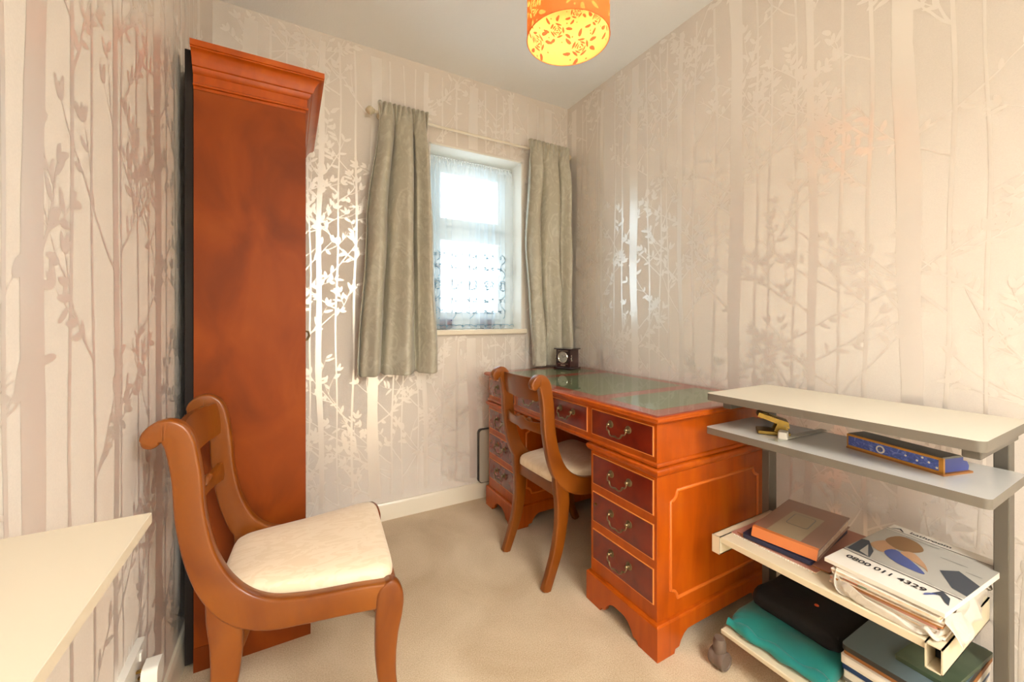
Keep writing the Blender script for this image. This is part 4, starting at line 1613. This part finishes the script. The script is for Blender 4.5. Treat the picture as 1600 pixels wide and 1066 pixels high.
for yy, zz in ((-0.030, 0.022), (-0.052, 0.018), (-0.074, 0.021), (-0.088, 0.014), (-0.062, 0.028)):
    obj('printed_flower', MB().lathe([(0.0024, 0), (0.0018, 0.0006)], 'paper', 10, ax, BT @ Vector((-0.0358, yy, zz))), bx)

# ---- on the middle shelf: folders, book, album
Z = SHZ


def sheet(cx_, cy_, lx, ly, z0, z1, rz, m, r=0.004, edge=None, bev=0.0):
    t_ = Matrix.Translation((cx_, cy_, 0)) @ Matrix.Rotation(math.radians(rz), 4, 'Z')
    mb = MB().prism(rrect(-lx / 2, lx / 2, -ly / 2, ly / 2, r, 3), lambda x, y: tuple(t_ @ Vector((x, y, z0))), lambda x, y: tuple(t_ @ Vector((x, y, z1))), m, edge)
    return mb, t_


mb, t_ = sheet(1.325, 0.632, 0.300, 0.225, Z, Z + 0.003, 0, 'pink_card', edge='paper_buff')
for k in range(34):
    y = -0.105 + k * 0.0062
    mb.box((-0.1505 - 0.004, y, 0.0), (-0.148, y + 0.003, 0.0018), 'paper', t_ @ Matrix.Translation((0, 0, Z)))
tag(obj('folder', mb), 'dusky pink folder with a perforated paper edge, lowest on the cream shelf', 'folder', 'folders on the cream shelf')
mb, t_ = sheet(1.340, 0.625, 0.295, 0.235, Z + 0.003, Z + 0.0065, 3, 'pink_card', edge='paper_brown')
tag(obj('folder', mb), 'dusky pink folder with a brown edge, lying on the perforated one', 'folder', 'folders on the cream shelf')
mb, t_ = sheet(1.322, 0.638, 0.285, 0.172, Z + 0.0065, Z + 0.017, 6, 'navy', 0.006)
tag(obj('notebook', mb, bevel=0.002), 'dark navy notebook sandwiched between the pink folders and the album', 'notebook')
al = thing('photo_album', 'mauve brown photo album with copper edge and faded cover label, topmost on the cream shelf', 'photo album', (1.335, 0.628, Z + 0.017), math.radians(8))
AT = wm(al) @ Matrix.Translation((0, 0, -(Z + 0.017)))
a0 = Z + 0.017
LX, LY = 0.285, 0.160


def ab(a, b, m, mb=None):
    return (mb or MB()).box(a, b, m, AT)


obj('pages', ab((-LX / 2 + 0.004, -LY / 2 + 0.004, a0 + 0.003), (LX / 2 - 0.002, LY / 2 - 0.004, a0 + 0.025), 'paper_buff'), al)
obj('back_cover', ab((-LX / 2, -LY / 2, a0), (LX / 2, LY / 2, a0 + 0.003), 'album'), al, bevel=0.001)
mb = MB().prism([(-LX / 2 - 0.004, a0 + 0.006), (-LX / 2 + 0.006, a0 + 0.0265), (LX / 2, a0 + 0.030), (LX / 2, a0 + 0.026), (-LX / 2 + 0.008, a0 + 0.0235), (-LX / 2, a0 + 0.006)],
                lambda x, z: tuple(AT @ Vector((x, -LY / 2, z))), lambda x, z: tuple(AT @ Vector((x, LY / 2, z))), 'album')
obj('front_cover', mb, al, bevel=0.0015)
mb = MB().prism([(-LX / 2 - 0.006, a0 + 0.002), (-LX / 2 + 0.004, a0 + 0.0272), (-LX / 2 + 0.016, a0 + 0.0285), (-LX / 2 + 0.002, a0 + 0.003)],
                lambda x, z: tuple(AT @ Vector((x, -LY / 2 + 0.001, z))), lambda x, z: tuple(AT @ Vector((x, LY / 2 - 0.001, z))), 'album_edge')
obj('spine_edge', mb, al, bevel=0.001, label='shiny copper coloured edge')


def ztop(x):
    return a0 + 0.0265 + 0.0035 * (x + LX / 2 - 0.006) / (LX - 0.006)


def on_cover(mb, poly, h, m):
    mb.prism(poly, lambda x, y: tuple(AT @ Vector((x, y, ztop(x) - 0.001))), lambda x, y: tuple(AT @ Vector((x, y, ztop(x) + h))), m)


mb = MB()
on_cover(mb, [(-0.128, -0.035), (0.060, -0.040), (0.060, 0.040), (-0.128, 0.048)], 0.0004, 'album_label')
fr_ = rrect(-0.040, 0.045, -0.026, 0.030, 0.010)
on_cover(mb, fr_, 0.0007, 'ink_grey')
on_cover(mb, rrect(-0.037, 0.042, -0.023, 0.027, 0.008), 0.0010, 'album_label')
obj('cover_label', mb, al)

# ---- newspapers in a carrier bag with a catalogue on top
bagZ = Z
BCX, BCY = 1.315, 0.382


def bagpt(u, v):
    """crumpled sleeve: u round the stack, v bottom to rim"""
    a = 2 * PI * u
    e = 0.35
    c_, s_ = math.cos(a), math.sin(a)
    X = math.copysign(abs(c_) ** e, c_)
    Y = math.copysign(abs(s_) ** e, s_)
    cr1 = 0.006 * math.sin(a * 9 + 3 * v) + 0.004 * math.sin(a * 17 + v * 9)
    k = 1 + 0.05 * math.sin(PI * min(v, 1))
    rimh = 0.028 + 0.016 * math.sin(a * 3 + 0.5) + 0.008 * math.sin(a * 11)
    z = bagZ + 0.001 + v ** 1.2 * rimh
    x = BCX + (0.180 * X) * k + cr1
    y = BCY + (0.098 * Y) * k + cr1 * 0.5
    return (max(x, 1.131), min(max(y, 0.2765), 0.497), z)


mb = MB().grid(160, 14, bagpt, 'bag')
nb = len(mb.v)
# loose gathered corner towards the viewer on the right
mb.grid(30, 10, lambda u, v: (1.150 + 0.20 * u + 0.004 * math.sin(u * 20), 0.284 - 0.026 * v * (1 - 0.5 * u) + 0.004 * math.sin(u * 14), bagZ + 0.040 - 0.036 * v + 0.005 * math.sin(u * 9 + v * 3)), 'bag')
tag(obj('carrier_bag', mb, recalc=False, angle=180, solid=0.0006), 'crumpled white polythene bag round the newspapers on the cream shelf', 'plastic bag')
RP = random.Random(9)
z = Z + 0.0035
for k in range(9):
    th = RP.uniform(0.0045, 0.0070)
    mm = ('paper_buff', 'paper', 'paper_brown', 'paper', 'paper_buff', 'paper')[k % 6]
    em = ('paper', 'paper_buff', 'paper', 'pink_card', 'paper_brown', 'paper')[k % 6]
    mb, t_ = sheet(1.322 + RP.uniform(-0.008, 0.006), 0.383 + RP.uniform(-0.004, 0.004), 0.340, 0.186, z, z + th - 0.0006, RP.uniform(-1.6, 1.6), mm, 0.003, em)
    if k == 5:
        mb.box((-0.1712, 0.030, z + 0.001), (-0.1695, 0.046, z + th - 0.001), 'print_green', t_)
        mb.box((-0.1712, 0.046, z + 0.001), (-0.1695, 0.075, z + th - 0.001), 'print_orange', t_)
    tag(obj('newspaper', mb), 'folded newspaper or magazine in the pile under the white catalogue', 'newspaper', 'newspapers under the catalogue')
    z += th
zc = z
cat = thing('catalogue', 'white bathroom catalogue with a phone number printed along its edge, topmost in the bag', 'catalogue', (1.325, 0.377, zc), math.radians(-3.5))
KT = wm(cat) @ Matrix.Translation((0, 0, -zc))
CL, CH = 0.212, 0.350      # along y, along x


def kt(x, y, zz):
    # paper coordinates: s along the text (camera right = -y), t up the page (+x)
    return tuple(KT @ Vector((x, y, zz)))


def cz_(x):
    return zc + 0.009 + 0.004 * math.sin(max(0.0, min(1.0, (x + CH / 2) / CH)) * PI * 0.55)


mb = MB()
for side in (0, 1):
    pass
NXC = 14
vs, fs = [], []
for i in range(NXC + 1):
    x = -CH / 2 + CH * i / NXC
    for y in (-CL / 2, CL / 2):
        vs.append(kt(x, y, zc + 0.0003))
        vs.append(kt(x, y, cz_(x)))
for i in range(NXC):
    a = 4 * i
    b = a + 4
    fs += [(a + 1, a + 3, b + 3, b + 1), (a, b, b + 2, a + 2), (a, a + 1, b + 1, b), (a + 2, b + 2, b + 3, a + 3)]
fs += [(0, 2, 3, 1), (4 * NXC, 4 * NXC + 1, 4 * NXC + 3, 4 * NXC + 2)]
mb.add(vs, fs, 'paper')
obj('pages', mb, cat, angle=40)


def P2(s, t):
    """page coords s 0..1 left to right as read, t 0..1 bottom to top"""
    return (-CH / 2 + CH * t, CL / 2 - CL * s)


def printed(mb, pts, m, h=0.0004):
    q_ = [P2(*p) for p in pts]
    mb.add([kt(x, y, cz_(x) + h) for x, y in q_], [list(range(len(q_)))], m)


def blob(mb, pts, m, h):
    """the same outline with rounded corners"""
    n_ = len(pts)
    out_ = []
    for k in range(n_):
        a, b, c, d = [np.array(pts[(k + o) % n_]) for o in (-1, 0, 1, 2)]
        for u in (0.0, 0.25, 0.5, 0.75):
            out_.append(tuple(0.5 * ((2 * b) + (c - a) * u + (2 * a - 5 * b + 4 * c - d) * u * u + (3 * b - a - 3 * c + d) * u ** 3)))
    printed(mb, out_, m, h)


def line(mb, s0, s1, t, th_, m, h=0.0004):
    printed(mb, [(s0, t), (s1, t), (s1, t + th_), (s0, t + th_)], m, h)


cov = MB()
for t in np.linspace(0.26, 0.86, 13)[:-1]:       # grey photograph block in strips so it follows the curl
    line(cov, 0.0, 1.0, t, 0.051, 'print_grey', 0.0009)
line(cov, 0.0, 1.0, 0.235, 0.008, 'ink', 0.0013)
line(cov, 0.0, 1.0, 0.875, 0.008, 'ink', 0.0013)
printed(cov, [(0.02, 0.27), (0.24, 0.27), (0.20, 0.38), (0.06, 0.52), (0.0, 0.50)], 'print_dark', 0.0013)
printed(cov, [(0.12, 0.30), (0.22, 0.275), (0.10, 0.45)], 'print_grey', 0.0015)
blob(cov, [(0.10, 0.48), (0.24, 0.42), (0.30, 0.52), (0.26, 0.66), (0.14, 0.62)], 'print_skin', 0.0014)
blob(cov, [(0.14, 0.64), (0.30, 0.56), (0.42, 0.60), (0.46, 0.70), (0.34, 0.80), (0.18, 0.80)], 'print_hair', 0.0015)
blob(cov, [(0.26, 0.44), (0.40, 0.36), (0.56, 0.34), (0.66, 0.36), (0.50, 0.46), (0.30, 0.54)], 'print_blue', 0.0016)
blob(cov, [(0.36, 0.52), (0.60, 0.44), (0.66, 0.40), (0.58, 0.50), (0.42, 0.60)], 'print_skin', 0.0017)
printed(cov, [(0.70, 0.50), (0.80, 0.60), (1.0, 0.50), (1.0, 0.30), (0.88, 0.33)], 'print_dark', 0.0014)
printed(cov, [(0.86, 0.24), (0.82, 0.16), (0.88, 0.175), (0.94, 0.12), (0.975, 0.10), (0.94, 0.19)], 'print_dark', 0.0015)
blob(cov, [(0.80, 0.10), (0.84, 0.15), (0.86, 0.165), (0.83, 0.165), (0.79, 0.125)], 'print_blue', 0.0016)
line(cov, 0.22, 0.52, 0.825, 0.006, 'ink_grey', 0.0015)
line(cov, 0.60, 0.82, 0.70, 0.006, 'ink_grey', 0.0015)
line(cov, 0.84, 0.96, 0.62, 0.006, 'ink_grey', 0.0015)
printed(cov, [(0.03, 0.90), (0.10, 0.95), (0.16, 0.90), (0.14, 0.90), (0.10, 0.93), (0.05, 0.90)], 'ink', 0.0013)
obj('cover_picture', cov, cat, recalc=False, smooth=False, label='grey cover picture with a figure in blue and dark shapes')


def text_mesh(body, size, s, t, m, bold=0.0, sx=1.0):
    cu = bpy.data.curves.new('writing', 'FONT')
    cu.body = body
    cu.size = size
    cu.offset = bold
    ob = bpy.data.objects.new('writing', cu)
    COL.objects.link(ob)
    dg = bpy.context.evaluated_depsgraph_get()
    me = ob.evaluated_get(dg).to_mesh()
    vs = [(v.co.x * sx, v.co.y) for v in me.vertices]
    fs = [list(p.vertices) for p in me.polygons]
    ob.evaluated_get(dg).to_mesh_clear()
    bpy.data.objects.remove(ob)
    bpy.data.curves.remove(cu)
    x0, y0 = P2(s, t)
    out = MB()
    out.add([kt(x0 + b, y0 - a, cz_(x0 + b) + 0.0016) for a, b in vs], fs, m)
    return out


obj('phone_number', text_mesh('0800 011 4329', 0.0235, 0.10, 0.135, 'ink', 0.0004, 1.02), cat, recalc=False, smooth=False, label='black printed 0800 011 4329')
obj('cover_title', text_mesh('bathroom', 0.020, 0.20, 0.915, 'ink', 0.0003, 1.0), cat, recalc=False, smooth=False)

# ---- bottom shelf
Z = BZ


def soft(name, label, cat_, cx_, cy_, lx, ly, h, rz, m, seed, wav=0.004, e=0.25, group=None, sag=0.0):
    """soft flat bundle with rounded edges and folds"""
    t_ = Matrix.Translation((cx_, cy_, 0)) @ Matrix.Rotation(math.radians(rz), 4, 'Z')
    R = random.Random(seed)
    o_ = [R.uniform(0, 6) for _ in range(6)]
    N = 96
    rings = [(0.90, 0.0), (0.97, 0.05), (1.0, 0.25), (1.0, 0.5), (0.985, 0.75), (0.95, 0.92), (0.88, 1.0), (0.75, 1.03), (0.55, 1.05), (0.35, 1.05), (0.15, 1.05), (0.01, 1.05)]
    vs = []
    for sc, zz in rings:
        for k in range(N):
            a = 2 * PI * k / N
            c_, s_ = math.cos(a), math.sin(a)
            X = math.copysign(abs(c_) ** e, c_) * sc * lx / 2
            Y = math.copysign(abs(s_) ** e, s_) * sc * ly / 2
            wv = wav * (math.sin(X * 55 + o_[0]) + math.sin(Y * 42 + X * 20 + o_[1])) * (zz if zz > 0.2 else 0)
            out_ = 1 + 0.02 * math.sin(a * 5 + o_[2]) + 0.012 * math.sin(a * 11 + zz * 5 + o_[3])
            p = t_ @ Vector((X * out_, Y * out_, 0))
            vs.append((p.x, p.y, z_now + max(0.0008, h * zz * (1 - sag * (X / lx)) + wv)))
    fs = []
    for r_ in range(len(rings) - 1):
        for k in range(N):
            fs.append((r_ * N + k, r_ * N + (k + 1) % N, (r_ + 1) * N + (k + 1) % N, (r_ + 1) * N + k))
    fs.append(list(range(N))[::-1])
    fs.append([(len(rings) - 1) * N + k for k in range(N)])
    return MB().add(vs, fs, m)


z_now = Z
mb = soft('', '', '', 1.305, 0.625, 0.290, 0.262, 0.032, 2, 'teal', 2, 0.003)
# folded flap along the front edge
t_ = Matrix.Translation((1.165, 0.620, 0)) @ Matrix.Rotation(math.radians(3), 4, 'Z')
mb.sweep([t_ @ Vector((0.004 * math.sin(k * 0.8), -0.125 + 0.25 * k / 20, Z + 0.0185 + 0.002 * math.sin(k * 1.3))) for k in range(21)], [0.0135 + 0.003 * math.sin(k * 0.9) for k in range(21)], 'teal', 12)
tag(obj('cloth_bag', mb, angle=80), 'teal fabric bag folded flat at the left of the bottom shelf', 'bag')
z_now = Z + 0.038
lb_ = thing('laptop_bag', 'black fabric laptop bag with a small orange badge, lying on the teal bag', 'bag', (1.37, 0.62, z_now))
mb = soft('', '', '', 1.378, 0.622, 0.225, 0.245, 0.046, 0, 'black_cloth', 6, 0.002, 0.3)
obj('body', mb, lb_, angle=80)
mb = MB().sweep([(1.285 + 0.002 * math.sin(k), 0.515 + 0.215 * k / 20, z_now + 0.036) for k in range(21)], 0.004, 'black', 8)
obj('zip', mb, lb_)
obj('badge', MB().lathe([(0.006, 0), (0.005, 0.002)], 'orange_tag', 14, origin=(1.36, 0.60, z_now + 0.0475)), lb_, label='small orange badge')
# stack of folders on the right of the bottom shelf
z = Z
stack = [
    ('paper_buff', 'paper', 0.008, 'buff folder of papers at the very bottom of the right bottom shelf stack', 'folder'),
    ('ink_grey', 'ink_grey', 0.008, 'grey folder near the bottom of the right stack on the bottom shelf', 'folder'),
    ('paper', 'paper', 0.011, 'white notebook below the deep blue folder in the bottom shelf stack', 'notebook'),
    ('blue_card', 'blue_card', 0.010, 'deep blue folder in the middle of the bottom shelf stack', 'folder'),
    ('paper', 'paper', 0.013, 'thick wad of white papers with a rolled edge above the deep blue folder', 'papers'),
    ('paper_brown', 'paper_brown', 0.007, 'brown card folder just under the blue grey one', 'folder'),
    ('bluegrey', 'steel_dark', 0.008, 'blue grey ring folder topmost of the stack on the bottom shelf', 'folder'),
]
RP = random.Random(21)
for k, (m_, e_, th, lab, ct) in enumerate(stack):
    th *= 1.62
    off = (0.008, 0.004, 0.0, 0.002, -0.004, 0.004, 0.0)[k]
    mb, t_ = sheet(1.378 + off, 0.392 + RP.uniform(-0.003, 0.002), 0.298, 0.190 if k < 6 else 0.194, z, z + th - 0.0006, RP.uniform(-1.2, 1.2) if k < 6 else 0, m_, 0.012 if k == 6 else 0.004, e_)
    if k == 4:
        mb.sweep([t_ @ Vector((-0.143, -0.085 + 0.17 * j / 12, z + 0.0102)) for j in range(13)], [0.0095 + 0.0005 * math.sin(j) for j in range(13)], 'paper', 12)
    tag(obj('paper_stack' if ct == 'papers' else ('notebook' if ct == 'notebook' else 'folder'), mb, bevel=0.0008), lab, ct, 'folders stacked on the bottom shelf')
    z += th
mb, t_ = sheet(1.395, 0.345, 0.225, 0.100, z, z + 0.010, -4, 'green_card', 0.004)
tag(obj('folder', mb, bevel=0.001), 'dark green folder lying across the right end of the blue grey folder', 'folder')
